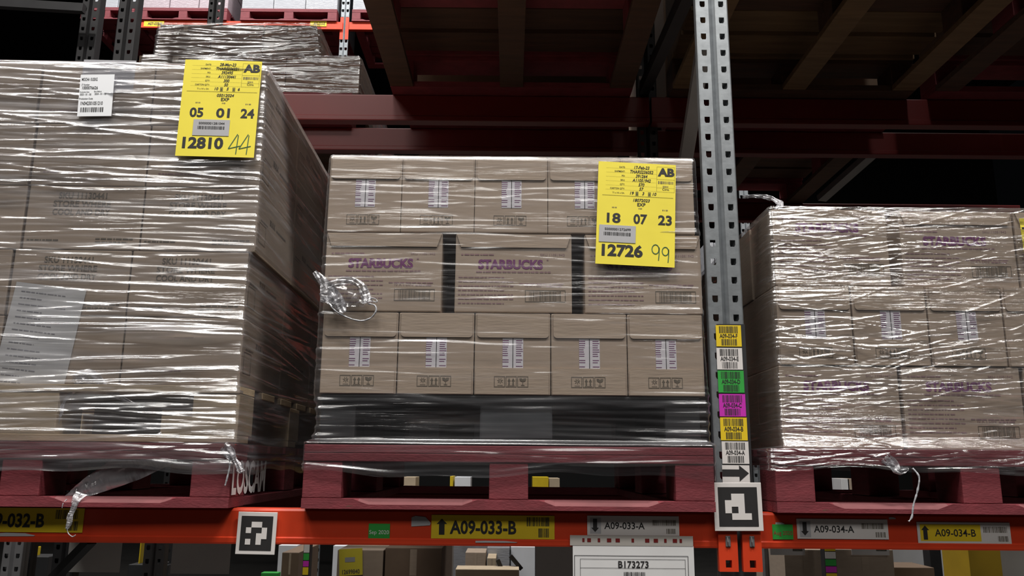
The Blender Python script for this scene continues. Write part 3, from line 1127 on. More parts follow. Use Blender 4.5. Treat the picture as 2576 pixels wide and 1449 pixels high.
for z, nm in ((zq[2], 'top'), (zq[1], 'middle'), (zq[0], 'bottom')):
    for q in range(3):
        plain_carton('side', EW, WL, CH, 'plain carton %s on the shaded side, %s layer past the upright' % (('one back', 'two back', 'three back')[q], nm), (XC + 0.002, YC + (0.20 if nm != 'middle' else 0.31) + q * 0.31, z))


# ------------------------------------------------------------------ stretch film
def film(name, label, x0, x1, y0, y1, rows, material, M=None, seed=1, ncrease=220, amp=0.004, fine=0.008, slope=0.06, milk=0.6, lens=(0.06, 0.45), rowp=0.0033, wds=(0.0018, 0.0042), patches=(), loc=(0, 0, 0), side_res=0.03, parent=None, bulge=None):
    """tube of film round a load. rows: [(z, outLeft, outFront, outRight, outBack, crease factor)]"""
    rnd = np.random.RandomState(seed)
    rows = list(rows)
    # resample rows to a fine pitch
    rr = []
    for a, b in zip(rows, rows[1:]):
        dist = max(abs(b[0] - a[0]), max(abs(b[i] - a[i]) for i in (1, 2, 3)))
        n = max(1, int(dist / rowp))
        for k in range(n):
            t = k / n
            rr.append([a[i] + (b[i] - a[i]) * t for i in range(6)])
    rr.append(list(rows[-1]))
    R = np.array(rr)
    nr = len(R)
    r = 0.012
    cols = []          # (side, t, corner angle or None)
    def lin(n):
        return [(k + 0.5) / n for k in range(n)]
    W, D = x1 - x0, y1 - y0
    seq = []
    seq += [('L', t) for t in lin(int(D / side_res))]
    seq += [('LF', a) for a in (0.0, 0.25, 0.5, 0.75, 1.0)]
    seq += [('F', t) for t in lin(int(W / fine))]
    seq += [('FR', a) for a in (0.0, 0.25, 0.5, 0.75, 1.0)]
    seq += [('R', t) for t in lin(int(D / side_res))]
    seq += [('B', t) for t in lin(10)]
    nc = len(seq)
    X = np.zeros((nr, nc))
    Y = np.zeros((nr, nc))
    NX = np.zeros(nc)
    NY = np.zeros(nc)
    S = np.zeros(nc)
    xa, xb, ya, yb = x0 - R[:, 1], x1 + R[:, 3], y0 - R[:, 2], y1 + R[:, 4]
    for j, (sd, t) in enumerate(seq):
        if sd == 'L':
            X[:, j] = xa; Y[:, j] = yb - r + (ya - yb + 2 * r) * t; NX[j] = -1; S[j] = D * t
        elif sd == 'LF':
            an = math.pi + t * math.pi / 2
            X[:, j] = xa + r + r * math.cos(an); Y[:, j] = ya + r + r * math.sin(an); NX[j], NY[j] = math.cos(an), math.sin(an); S[j] = D + t * r
        elif sd == 'F':
            X[:, j] = xa + r + (xb - xa - 2 * r) * t; Y[:, j] = ya; NY[j] = -1; S[j] = D + r + W * t
        elif sd == 'FR':
            an = 1.5 * math.pi + t * math.pi / 2
            X[:, j] = xb - r + r * math.cos(an); Y[:, j] = ya + r + r * math.sin(an); NX[j], NY[j] = math.cos(an), math.sin(an); S[j] = D + W + r + t * r
        elif sd == 'R':
            X[:, j] = xb; Y[:, j] = ya + r + (yb - ya - 2 * r) * t; NX[j] = 1; S[j] = D + W + 2 * r + D * t
        else:
            X[:, j] = xb - (xb - xa) * t; Y[:, j] = yb; NY[j] = 1; S[j] = 2 * D + W + 2 * r + W * t
    Zr = R[:, 0]
    zmin, zmax = Zr.min(), Zr.max()
    disp = np.zeros((nr, nc))
    mk = np.zeros((nr, nc))
    smax = 2 * D + W
    for c in range(ncrease):
        sc = rnd.uniform(0.0, smax) if rnd.rand() < 0.3 else D + rnd.uniform(-0.1, W + 0.1)
        zc = rnd.uniform(zmin, zmax)
        ln = rnd.uniform(*lens)
        sl = rnd.normal(0, slope)
        wd = rnd.uniform(*wds)
        am = rnd.uniform(0.3, 1.0) * amp * (1 if rnd.rand() < 0.75 else -0.6)
        js = np.where(np.abs(S - sc) < ln)[0]
        if len(js) == 0:
            continue
        zz = zc + sl * (S[js] - sc)
        e = np.clip(1 - ((S[js] - sc) / ln) ** 2, 0, 1) ** 1.5
        i0, i1 = np.searchsorted(Zr, [zz.min() - 4 * wd, zz.max() + 4 * wd]) if np.all(np.diff(Zr) >= 0) else (0, nr)
        if i1 <= i0:
            continue
        g = np.exp(-((Zr[i0:i1, None] - zz[None, :]) / wd) ** 2) * e[None, :]
        disp[i0:i1, js] += am * g
        mk[i0:i1, js] = np.maximum(mk[i0:i1, js], g * rnd.uniform(0.1, milk))
    # slow puckers
    for c in range(26):
        sc, zc = rnd.uniform(0, smax), rnd.uniform(zmin, zmax)
        ls, lz = rnd.uniform(0.08, 0.3), rnd.uniform(0.012, 0.04)
        g = np.exp(-((Zr[:, None] - zc) / lz) ** 2 - ((S[None, :] - sc) / ls) ** 2)
        disp += g * rnd.uniform(-0.5, 1.0) * amp * 0.9
    for (sc, zc, ls, lz, am, mv) in patches:
        g = np.exp(-((Zr[:, None] - zc) / lz) ** 2 - ((S[None, :] - D - sc) / ls) ** 2)
        disp += g * am
        mk += g * mv
    cf = R[:, 5][:, None]
    disp = disp * cf
    mk = np.clip(mk * np.minimum(cf, 1.0), 0, 1)
    X += NX[None, :] * disp
    Y += NY[None, :] * disp
    Z = np.repeat(Zr[:, None], nc, 1)
    # ragged hem
    hem = np.linspace(1, 0, 12)
    wob = 0.006 * np.sin(S * 9 + seed) + 0.004 * np.sin(S * 23 + 1.3 * seed)
    Z[:12, :] += hem[:, None] * wob[None, :]
    if bulge is not None:
        bulge(X, Y, Z, S - D, Zr)
    co = np.stack([X, Y, Z], -1).reshape(-1, 3)
    idx = np.arange(nr * nc).reshape(nr, nc)
    nxt = np.roll(idx, -1, 1)
    q = np.stack([idx[:-1], nxt[:-1], nxt[1:], idx[1:]], -1).reshape(-1, 4)
    me = bpy.data.meshes.new(name)
    me.vertices.add(len(co))
    me.vertices.foreach_set('co', co.ravel())
    me.loops.add(q.size)
    me.loops.foreach_set('vertex_index', q.ravel())
    me.polygons.add(len(q))
    me.polygons.foreach_set('loop_start', np.arange(0, q.size, 4))
    me.polygons.foreach_set('loop_total', np.full(len(q), 4))
    me.polygons.foreach_set('use_smooth', np.ones(len(q), bool))
    uvl = me.uv_layers.new(name='film')
    Sx = np.tile(S, (nr, 1)).reshape(-1)
    Sz = np.repeat(np.cumsum(np.r_[0, np.abs(np.diff(Zr)) + np.abs(np.diff(R[:, 2]))]), nc)
    uvs = np.stack([Sx[q.ravel()], Sz[q.ravel()]], -1)
    uvl.data.foreach_set('uv', uvs.ravel())
    at = me.attributes.new('milk', 'FLOAT', 'POINT')
    at.data.foreach_set('value', mk.ravel().astype(np.float32))
    me.materials.append(MATS[material])
    me.update()
    me.validate()
    o = bpy.data.objects.new(name, me)
    COL.objects.link(o)
    if M is not None:
        o.matrix_world = M
    if label:
        tag(o, label, 'stretch wrap')
    return o


# middle load film
zt_m = zm1 + CH
xl, xr = -0.4935, 0.4895
rows = [(ZT - 0.072, 0.014, 0.056, 0.010, 0.0, 1.0), (ZT - 0.03, 0.014, 0.057, 0.011, 0.0, 1.4), (ZT + 0.004, 0.014, 0.057, 0.012, 0, 1.0), (ZT + 0.012, 0.004, 0.017, 0.010, 0, 0.6), (ZT + 0.05, -0.004, 0.013, 0.010, 0, 0.5), (zc2 - 0.03, 0.000, 0.014, 0.012, 0, 0.5), (zc2, 0.008, 0.012, 0.012, 0, 0.7),
        (zc2 + CH, 0.007, 0.009, 0.007, 0, 0.75), (zm2 + CH - 0.01, 0.006, 0.010, 0.006, 0, 0.75), (zm2 + CH, 0.006, 0.010, 0.006, 0, 0.75), (zt_m - 0.01, 0.004, 0.009, 0.004, 0, 0.55), (zt_m + 0.002, 0.002, 0.004, 0.003, 0, 0.4), (zt_m + 0.004, -0.03, -0.03, -0.03, -0.03, 0.1)]
wrap_mid = film('stretch_wrap', 'clear stretch wrap round the middle load, knotted near the tall load', xl, xr, YL, YL + 1.15, rows, 'film_middle', seed=4, ncrease=300, amp=0.0030, slope=0.05, milk=0.5,
                patches=[(0.0, ZT + 0.02 + 0.022 * k, 0.06, 0.005, 0.006, 0.5) for k in range(5)] + [(0.98, ZT + 0.01 + 0.024 * k, 0.09, 0.005, 0.006, 0.5) for k in range(5)] + [(0.93, zm1 + 0.004, 0.12, 0.006, 0.005, 0.3), (0.95, zm2 + 0.006, 0.16, 0.006, 0.005, 0.3), (0.95, zc2 + 0.004, 0.15, 0.006, 0.005, 0.3)])
# tall load film
zt_t = Z0 + 5 * THh
rows = [(0.085, 0.02, 0.009, 0.010, 0, 0.8), (0.10, 0.02, 0.010, 0.011, 0, 1.0), (0.156, 0.02, 0.010, 0.010, 0, 1.0), (Z0 - 0.01, 0, -0.012, -0.002, 0, 1.1), (Z0 + 0.01, 0, -0.020, -0.004, 0, 1.1), (Z0 + THh, 0, -0.026, -0.004, 0, 1.1), (Z0 + THh + 0.02, 0, -0.030, -0.006, 0, 1.1), (Z0 + 2 * THh, 0, -0.028, -0.003, 0, 0.8),
        (Z0 + 2 * THh + 0.012, 0, -0.030, 0.008, 0, 0.6), (Z0 + 3 * THh - 0.03, 0, -0.030, 0.009, 0, 0.5), (Z0 + 3 * THh, 0, -0.030, 0.009, 0, 1.1), (Z0 + 4 * THh, 0, -0.032, 0.007, 0, 1.1), (zt_t - 0.01, 0, -0.034, 0.004, 0, 1.0), (zt_t + 0.004, 0, -0.038, 0.002, 0, 0.6), (zt_t + 0.010, -0.05, -0.09, -0.05, -0.05, 0.3)]
pt = []
wrap_tall = film('stretch_wrap', 'milky crinkled stretch wrap round the tall load, ragged tail hanging', -1.0, 0.0, 0.0, 1.24, rows, 'film_tall', M=ML, seed=9, ncrease=560, amp=0.0060, slope=0.05, milk=0.9,
                 patches=[(0.45, zt_t - 0.12, 0.7, 0.13, 0.0, 1.0), (0.84, Z0 + THh - 0.045, 0.14, 0.018, 0.024, 0.3), (0.75, Z0 + 2 * THh - 0.003, 0.22, 0.006, 0.005, 0.3), (0.6, Z0 + 3 * THh + 0.004, 0.35, 0.008, 0.006, 0.3), (0.8, Z0 + 0.006, 0.2, 0.006, 0.006, 0.3)])
# film of the load past the upright
zt_r = zq[2] + CH
rows = [(ZP + 0.10, 0.063, 0.082, 0.02, 0, 0.9), (ZP + 0.152, 0.063, 0.081, 0.02, 0, 1.2), (zq[0] + 0.004, 0.012, 0.03, 0.01, 0, 1.2), (zq[0] + 0.03, 0.01, 0.010, 0.01, 0, 1.0), (zq[1], 0.008, 0.008, 0.006, 0, 1.0), (zq[2], 0.008, 0.007, 0.006, 0, 1.0), (zt_r - 0.01, 0.007, 0.006, 0.006, 0, 1.0), (zt_r + 0.006, 0.003, 0.004, 0.003, 0, 1.0),
        (zt_r + 0.016, -0.02, -0.03, -0.02, 0, 1.2), (zt_r + 0.020, -0.06, -0.10, -0.06, -0.05, 0.8)]
wrap_far = film('stretch_wrap', 'glinting stretch wrap round the load past the upright, thin tail at its hem', XC, XC + 0.995, YC, YC + 1.15, rows, 'film_far', seed=21, ncrease=1700, amp=0.0040, lens=(0.012, 0.13), rowp=0.0022, wds=(0.0012, 0.0026), fine=0.005, slope=0.14, milk=0.55)


# loose film tails, parts of their wraps
def ribbon(wrap, name, pts, widths, M=None, seed=0, material='film_tail', crumple=0.004):
    """crumpled band of film along a path; widths across it"""
    rnd = random.Random(seed)
    P = [Vector(p) for p in pts]
    n = 6 * (len(P) - 1)
    K = 7
    vs, uv, fs = [], [], []
    def cr(i):
        return P[max(0, min(len(P) - 1, i))]
    for a in range(n + 1):
        t = a / 6
        i = min(int(t), len(P) - 2)
        f = t - i
        p0, p1, p2, p3 = cr(i - 1), cr(i), cr(i + 1), cr(i + 2)
        p = 0.5 * ((2 * p1) + (p2 - p0) * f + (2 * p0 - 5 * p1 + 4 * p2 - p3) * f * f + (3 * p1 - p0 - 3 * p2 + p3) * f ** 3)
        d = (p2 - p1).normalized()
        s = d.cross(Vector((0, 1, 0)))
        s = s.normalized() if s.length > 1e-3 else Vector((1, 0, 0))
        w = widths[i] + (widths[i + 1] - widths[i]) * f
        for k in range(K):
            u = k / (K - 1) - 0.5
            q = p + s * u * w + Vector((0, -1, 0)) * (crumple * math.sin(k * 2.1 + a * 0.55 + seed) + rnd.uniform(-1, 1) * crumple * 0.45 + 0.002 * (1 - 4 * u * u))
            vs.append(q)
            uv.append((u * w * 3, t * 0.03))
    for a in range(n):
        for k in range(K - 1):
            b = a * K + k
            fs.append((b, b + 1, b + K + 1, b + K))
    me = bpy.data.meshes.new(name)
    inv = wrap.matrix_world.inverted()
    me.from_pydata([tuple(inv @ v) for v in vs], [], fs)
    l = me.uv_layers.new(name='film')
    l.data.foreach_set('uv', [c for p in me.polygons for vi in p.vertices for c in uv[vi]])
    at = me.attributes.new('milk', 'FLOAT', 'POINT')
    at.data.foreach_set('value', [rnd.random() ** 2 for _ in vs])
    me.polygons.foreach_set('use_smooth', [True] * len(fs))
    me.materials.append(MATS[material])
    o = bpy.data.objects.new(name, me)
    COL.objects.link(o)
    o.parent = wrap
    return o


def strand(wrap, name, pts, r, seed=0):
    """thin twisted strand of film"""
    P = [Vector(p) for p in pts]
    inv = wrap.matrix_world.inverted()
    mb = MB()
    out = []
    n = 6
    for i in range(len(P) - 1):
        p0, p1, p2, p3 = P[max(0, i - 1)], P[i], P[i + 1], P[min(len(P) - 1, i + 2)]
        for k in range(n):
            f = k / n
            out.append(0.5 * ((2 * p1) + (p2 - p0) * f + (2 * p0 - 5 * p1 + 4 * p2 - p3) * f * f + (3 * p1 - p0 - 3 * p2 + p3) * f ** 3))
    out.append(P[-1])
    rnd = random.Random(seed)
    rad = [r * rnd.uniform(0.7, 1.35) for _ in out]
    mb.tube([inv @ p for p in out], rad, 6)
    o = mb.build(name, 'pale_film', wrap, smooth=True)
    return o


def lump(wrap, name, c, rx, ry, rz, seed=0):
    """balled-up knot of film"""
    rnd = random.Random(seed)
    bm = bmesh.new()
    bmesh.ops.create_icosphere(bm, subdivisions=3, radius=1)
    inv = wrap.matrix_world.inverted()
    ph = [rnd.uniform(0, 6) for _ in range(6)]
    for p in bm.verts:
        d = 1 + 0.22 * math.sin(7 * p.co.x + ph[0]) * math.sin(6 * p.co.z + ph[1]) + 0.14 * math.sin(15 * p.co.z + ph[2] + 4 * p.co.x) + rnd.uniform(-0.07, 0.07)
        p.co = inv @ Vector((c[0] + p.co.x * rx * d, c[1] + p.co.y * ry * d, c[2] + p.co.z * rz * d))
    mb = MB()
    mb.from_bm(bm)
    me_o = mb.build(name, 'film_tail', wrap, smooth=True)
    return me_o


YK = YL - 0.022
R_ = lambda *ps: [U(a, b, YK - 0.002 * (i % 2)) for i, (a, b) in enumerate(ps)]
ribbon(wrap_mid, 'loose_tail', R_((791, 684), (806, 700), (818, 716), (826, 740), (822, 762)), [0.010, 0.022, 0.026, 0.05, 0.03], seed=1)
ribbon(wrap_mid, 'film_knot', R_((822, 726), (845, 712), (880, 706), (906, 716), (918, 738), (924, 762)), [0.03, 0.022, 0.018, 0.02, 0.024, 0.028], seed=2, crumple=0.005)
ribbon(wrap_mid, 'film_knot', R_((822, 735), (842, 752), (856, 770), (868, 785)), [0.05, 0.04, 0.03, 0.012], seed=5, crumple=0.005)
ribbon(wrap_mid, 'film_knot', R_((826, 742), (856, 742), (890, 748), (920, 762)), [0.05, 0.06, 0.055, 0.02], seed=8, crumple=0.003, material='film_far')
strand(wrap_mid, 'loose_strand', R_((820, 745), (836, 775), (868, 796), (905, 807), (932, 800), (946, 782), (942, 768), (926, 764)), 0.0020, 3)
strand(wrap_mid, 'loose_strand', R_((924, 760), (934, 750), (946, 753), (948, 760), (938, 758)), 0.0013, 4)

YKt = 2.06
Rt = lambda *ps: [U(a, b, YKt - 0.002 * (i % 2)) for i, (a, b) in enumerate(ps)]
ribbon(wrap_tall, 'loose_tail', Rt((420, 1125), (340, 1165), (260, 1205), (205, 1235), (168, 1255)), [0.085, 0.085, 0.06, 0.038, 0.02], seed=11, crumple=0.004)
ribbon(wrap_tall, 'loose_tail', [U(205, 1240, 2.03), U(190, 1262, 2.02), U(182, 1285, 2.02), U(175, 1310, 2.02), U(168, 1330, 2.02)], [0.03, 0.018, 0.012, 0.016, 0.006], seed=12, crumple=0.003)
strand(wrap_tall, 'loose_strand', [U(168, 1328, 2.02), U(172, 1342, 2.02), U(182, 1350, 2.02), U(190, 1346, 2.02)], 0.0012, 6)
strand(wrap_tall, 'loose_strand', [U(168, 1256, 2.03), U(159, 1266, 2.02), U(156, 1278, 2.02)], 0.0012, 7)
ribbon(wrap_tall, 'film_knot', Rt((185, 958), (212, 946), (240, 958), (262, 975), (300, 998), (340, 1016)), [0.02, 0.04, 0.04, 0.02, 0.014, 0.004], seed=14, crumple=0.004)
ribbon(wrap_tall, 'loose_tail', Rt((200, 965), (178, 990), (160, 1015), (150, 1040), (146, 1068)), [0.02, 0.010, 0.008, 0.018, 0.006], seed=15, crumple=0.003)
ribbon(wrap_tall, 'loose_tail', [U(560, 1125, 2.03), U(578, 1140, 2.02), U(590, 1158, 2.02), U(604, 1178, 2.02), U(610, 1188, 2.02)], [0.03, 0.03, 0.012, 0.018, 0.012], seed=16, crumple=0.004)
strand(wrap_tall, 'loose_strand', [U(575, 1140, 2.02), U(578, 1170, 2.02), U(572, 1200, 2.02), U(566, 1222, 2.02)], 0.0022, 9)
ribbon(wrap_far, 'loose_tail', [U(1868, 494, 2.2), U(1905, 494, 2.2), U(1945, 500, 2.19), U(1962, 514, 2.16), U(1952, 530, 2.14)], [0.006, 0.012, 0.016, 0.022, 0.01], seed=23)
strand(wrap_far, 'loose_strand', [U(2296, 1178, 2.03), U(2312, 1200, 2.02), U(2308, 1235, 2.02), U(2298, 1270, 2.02), U(2294, 1300, 2.02), U(2286, 1312, 2.02)], 0.0022, 10)
ribbon(wrap_far, 'loose_tail', [U(2225, 1150, 2.04), U(2250, 1172, 2.035), U(2262, 1185, 2.03), U(2285, 1178, 2.03)], [0.03, 0.025, 0.02, 0.006], seed=18)


# ------------------------------------------------------------------ pallet tags and papers under the film
def pallet_tag(label, corner, w, h, tilt, lines, date, sn, big, hand, M=None):
    t = thing('pallet_tag', label, 'pallet tag', corner, tilt=tilt, M=M)
    n = 14
    mb = MB()
    # a sheet with a slight sag, thin but real
    def yy(x, z):
        return -0.0012 - 0.0016 * math.sin(3.1 * x / w) * math.sin(2.2 * z / h + 0.6)
    pts = [[(w * i / n, h * j / n) for i in range(n + 1)] for j in range(n + 1)]
    vs = [(x, 0.0, z) for r_ in pts for x, z in r_]
    off = len(vs)
    vs += [(x, 0.0004, z) for r_ in pts for x, z in r_]
    fs = []
    for j in range(n):
        for i in range(n):
            a = j * (n + 1) + i
            fs.append((a, a + 1, a + n + 2, a + n + 1))
            fs.append((off + a + n + 1, off + a + n + 2, off + a + 1, off + a))
    for i in range(n):
        for a, b in ((i, i + 1), ((n + 1) * n + i + 1, (n + 1) * n + i), ((i + 1) * (n + 1), i * (n + 1)), (i * (n + 1) + n, (i + 1) * (n + 1) + n)):
            fs.append((b, a, off + a, off + b))
    mb.add(vs, fs)
    mb.build('sheet', 'yellow_paper', t)
    y = -0.0005
    L = MB()
    zt = 0.967
    F_, V_, D_, Q_ = MB(), MB(), MB(), MB()
    for k, (a, b) in enumerate(lines):
        z = h * (zt - 0.0425 * k - 0.022)
        F_.text(a, w * 0.345, z, 0.0044, y=y, align='R', bold=0.01, cond=0.9)
        V_.text(b, w * 0.56, z - 0.001, 0.0082, y=y, align='C', bold=0.02, shear=0.22, cond=0.86)
    z = h * (zt - 0.0425 * 6 - 0.026)
    F_.text('TI x HI x EA:', w * 0.345, z + 0.001, 0.0042, y=y, align='R')
    a, b, c = date[0]
    V_.text(a, w * 0.44, z, 0.0078, y=y, align='C', bold=0.02, shear=0.22).text(b, w * 0.585, z, 0.0078, y=y, align='C', bold=0.02, shear=0.22).text(c, w * 0.73, z, 0.0078, y=y, align='C', bold=0.02, shear=0.22)
    V_.text('x', w * 0.505, z, 0.0045, y=y, align='C', bold=0.03).text('x', w * 0.665, z, 0.0045, y=y, align='C', bold=0.03)
    D_.text('AB', w * 0.875, h * 0.885, 0.0205, w=w * 0.215, y=y, align='C', bold=0.05)
    V_.text('Ctns.', w * 0.875, h * 0.742, 0.0062, y=y, align='C', bold=0.005)
    V_.text(date[1], w * 0.565, h * 0.618, 0.0078, y=y, align='C', bold=0.02, shear=0.22).text('EXP', w * 0.565, h * 0.574, 0.0088, y=y, align='C', bold=0.02)
    for s, fx in zip(date[2], (0.215, 0.555, 0.87)):
        MB().text(s, w * fx, h * 0.405, 0.0245, w=w * 0.175, y=y, align='C', bold=0.03).build('expiry_number', 'black_ink', t)
    L.text(big, w * 0.335, h * 0.085, 0.0285, w=w * 0.52, y=y, align='C', bold=0.04)
    for q_, nm_ in ((F_, 'field_names'), (V_, 'field_values'), (D_, 'zone_letters'), (L, 'serial_digits')):
        q_.build(nm_, 'black_ink', t)
    for k, (bx0, bz0, bx1, bz1) in enumerate(((.775, .805, .975, .832), (.835, .77, .91, .787), (.19, .545, .25, .557), (.53, .545, .585, .557), (.835, .54, .91, .552))):
        MB().bars(w * bx0, h * bz0, w * bx1, h * bz1, 'code%d' % k, y, 0.0011).build('barcode', 'grey_ink', t)
    G = MB()
    G.rect(w * 0.487, z - 0.003, w * 0.523, z + 0.0085, y + 0.0002).rect(w * 0.647, z - 0.003, w * 0.683, z + 0.0085, y + 0.0002)
    G.build('grey_field', 'olive_label', t)
    R = MB()
    R.rect(w * 0.06, h * 0.668, w * 0.97, h * 0.671, y).frame(w * 0.755, h * 0.725, w * 0.985, h * 0.975, 0.0005, y).rect(w * 0.755, h * 0.848, w * 0.985, h * 0.850, y).rect(w * 0.755, h * 0.765, w * 0.985, h * 0.7665, y)
    for k in range(6):
        R.rect(w * 0.1, h * (0.94 - 0.0425 * k), w * 0.75, h * (0.94 - 0.0425 * k) + 0.0003, y)
    R.build('ruled_line', 'olive_label', t)
    # white serial sticker
    s = MB().box(0, -0.0006, 0, w * 0.465, 0, h * 0.165).build('serial_sticker', 'grey_paper', t)
    s.location = (sn[1] * w, -0.0004, sn[2] * h)
    MB().text(sn[0], w * 0.235, h * 0.115, 0.0062, w=w * 0.33, y=-0.0011, align='C', bold=0.01).build('lettering', 'black_ink', s)
    MB().bars(w * 0.06, h * 0.065, w * 0.41, h * 0.097, sn[0], -0.0011, 0.0011).build('barcode', 'black_ink', s)
    # marker-pen digits
    Hd = MB()
    for st_ in hand:
        for (a, b) in zip(st_, st_[1:]):
            Hd.line((a[0] * w, a[1] * h), (b[0] * w, b[1] * h), 0.0022, y - 0.0002)
    Hd.build('handwriting', 'green_ink', t)
    return t


FOUR = lambda ox: [[(ox + 0.105, 0.235), (ox + 0.0, 0.085), (ox + 0.15, 0.115)], [(ox + 0.115, 0.225), (ox + 0.10, 0.03)]]
def nine(ox, oz=0.0, s=1.0):
    ring = [(ox + 0.045 * math.cos(a) * s, oz + 0.165 + 0.045 * math.sin(a) * s) for a in [k * math.pi / 6 for k in range(13)]]
    return [ring, [(ox + 0.047 * s, oz + 0.185), (ox + 0.047 * s, oz + 0.12), (ox + 0.04 * s, oz + 0.06)]]


names = ['DATE:', 'SHIPMENT:', 'PO:', 'SKU:', 'QTY:', 'CARTON QTY:']
wT = 0.207
hTg = 0.277
c = MLi @ U(457, 409, 2.095)
pallet_tag('yellow pallet tag marked 28-Mar-23 at the top corner of the tall load', (c.x, 0.0225, c.z + 0.001), wT, hTg, 0.008,
           list(zip(names, ['28-Mar-23', 'THARS236221', '392495', 'A11130441', '300', '50'])), (('10', '5', '6'), '05012024', ('05', '01', '24')), ('S0000001281044', 0.19, 0.212), '12810',
           FOUR(0.665) + FOUR(0.80), M=ML)
c = U(1497, 664, 2.082)
pallet_tag('yellow pallet tag marked 17-Feb-23 slanting across the middle load', (c.x, 2.0768, c.z), 0.207, 0.283, 0.045,
           list(zip(names, ['17-Feb-23', 'THARS236052', '391264', 'A11051942', '570', '57'])), (('19', '3', '10'), '18072023', ('18', '07', '23')), ('S0000001272699', 0.035, 0.212), '12726',
           nine(0.755) + nine(0.88, -0.015, 0.9))

# carton sticker and the large sheet on the tall load
a, b = MLi @ U(206, 303, 2.07), MLi @ U(302, 200, 2.07)
t = thing('carton_sticker', 'small white sticker with a barcode on the top of the tall load', 'sticker', (a.x, 0.0262, a.z), tilt=-0.035, M=ML)
w, h = b.x - a.x, b.z - a.z
MB().box(0, 0, 0, w, 0.0006, h).build('sheet', 'bright_white', t)
y = -0.0005
mb = MB()
for s, fz, hh, fx, fw in (('MOCHA 10.02KG', .85, .0085, .05, .46), ('JT Number', .735, .005, .05, .24), ('1000076626', .645, .0085, .08, .46), ('Production Date', .565, .0038, .02, .28), ('Best Before', .575, .0038, .44, .22),
                          ('2023 - 01 - 05', .50, .0052, .03, .33), ('2024 - 01 - 05', .51, .0052, .46, .34), ('Production Code', .40, .0048, .02, .40), ('1N042301051210', .27, .0095, .07, .65)):
    mb.text(s, w * fx, h * fz, hh, w=w * fw, y=y, bold=0.012)
mb.build('lettering', 'black_ink', t)
MB().bars(w * 0.08, h * 0.10, w * 0.76, h * 0.21, 'mocha', y, 0.0015).build('barcode', 'black_ink', t)
a, b = MLi @ U(205, 235, 2.07), MLi @ U(345, 155, 2.07)
o = MB().box(0, 0, 0, b.x - a.x, 0.0004, b.z - a.z).build('clear_tape_sheet', 'film_tail')
o.matrix_world = ML @ Matrix.Translation((a.x, 0.0441, a.z))
tag(o, 'milky tape sheet behind the small white sticker on the tall load', 'tape')

a, b = MLi @ U(-12, 1003, 2.07), MLi @ U(205, 706, 2.07)
t = thing('paper_sheet', 'large white printed sheet under the wrap near the foot of the tall load', 'paper sheet', (a.x - 0.012, 0.0425, a.z), tilt=0.11, M=ML)
w, h = (b.x - a.x), b.z - a.z - 0.005
MB().box(0, 0, 0, w, 0.0008, h).build('sheet', 'white_paper', t)
mb = MB()
for k in range(15):
    mb.dashes(w * 0.1, h * (0.92 - k * 0.055), w * random.Random(k).uniform(0.35, 0.8), 0.0026, 50 + k, -0.0005)
mb.build('lettering', 'pale_ink', t)

# yellow tag at the picture edge on the load past the upright
p = U(2570, 585, YC - 0.006)
t = thing('pallet_tag', 'yellow pallet tag cut by the picture edge, past the upright', 'pallet tag', (p.x, YC - 0.0062, U(2570, 640, YC - .006).z), tilt=-0.02)
MB().box(0, 0, 0, 0.2, 0.0006, 0.10).build('sheet', 'yellow_paper', t)
MB().dashes(0.003, 0.07, 0.1, 0.005, 3, -0.0005).build('lettering', 'black_ink', t)


# ------------------------------------------------------------------ overhead pallets and what they carry
pallet('brown', 'brown pallet overhead above the middle load, seen from underneath', XM0 - 0.005, YP + 0.01, zr1 + 0.002)
pallet('bare', 'pale boarded pallet overhead past the upright, seen from underneath', 0.655, YP + 0.01, zr1 + 0.002)
for k, (px_, nm) in enumerate(((XM0 - 0.005, 'above the middle load'), (0.655, 'past the upright'))):
    for i in range(2):
        for j in range(2):
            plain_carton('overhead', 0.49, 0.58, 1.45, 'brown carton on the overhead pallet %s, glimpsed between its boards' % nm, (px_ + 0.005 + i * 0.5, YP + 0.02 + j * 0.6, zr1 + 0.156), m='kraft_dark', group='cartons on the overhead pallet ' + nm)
pallet('brown', 'dark pallet overhead at the far end past the pale boarded one', 1.74, YP + 0.01, zr1 + 0.002)
for i in range(2):
    for j in range(2):
        plain_carton('overhead', 0.49, 0.58, 1.45, 'brown carton on the dark overhead pallet past the pale boarded one', (1.745 + i * 0.5, YP + 0.02 + j * 0.6, zr1 + 0.156), group='cartons on the last overhead pallet')
# one level higher, over the tall load: its stack keeps the rack behind in shade
pallet('brown', 'brown pallet one level higher in the rack, over the tall load', -1.62, YP + 0.01, zr1 + 1.70)
for i in range(2):
    for j in range(2):
        plain_carton('overhead', 0.49, 0.58, 1.45, 'brown carton one level higher in the rack, over the tall load', (-1.615 + i * 0.5, YP + 0.02 + j * 0.6, zr1 + 1.855), group='cartons one level higher over the tall load')
step_beam('red front beam one level higher over the tall load', -1.72, XU - 0.047, YB, zr1 + 1.698, hr1, 'beam_red')
step_beam('red rear beam one level higher over the tall load', XRL, XRU, YR1, zr1 + 1.698, hr1, 'beam_red')
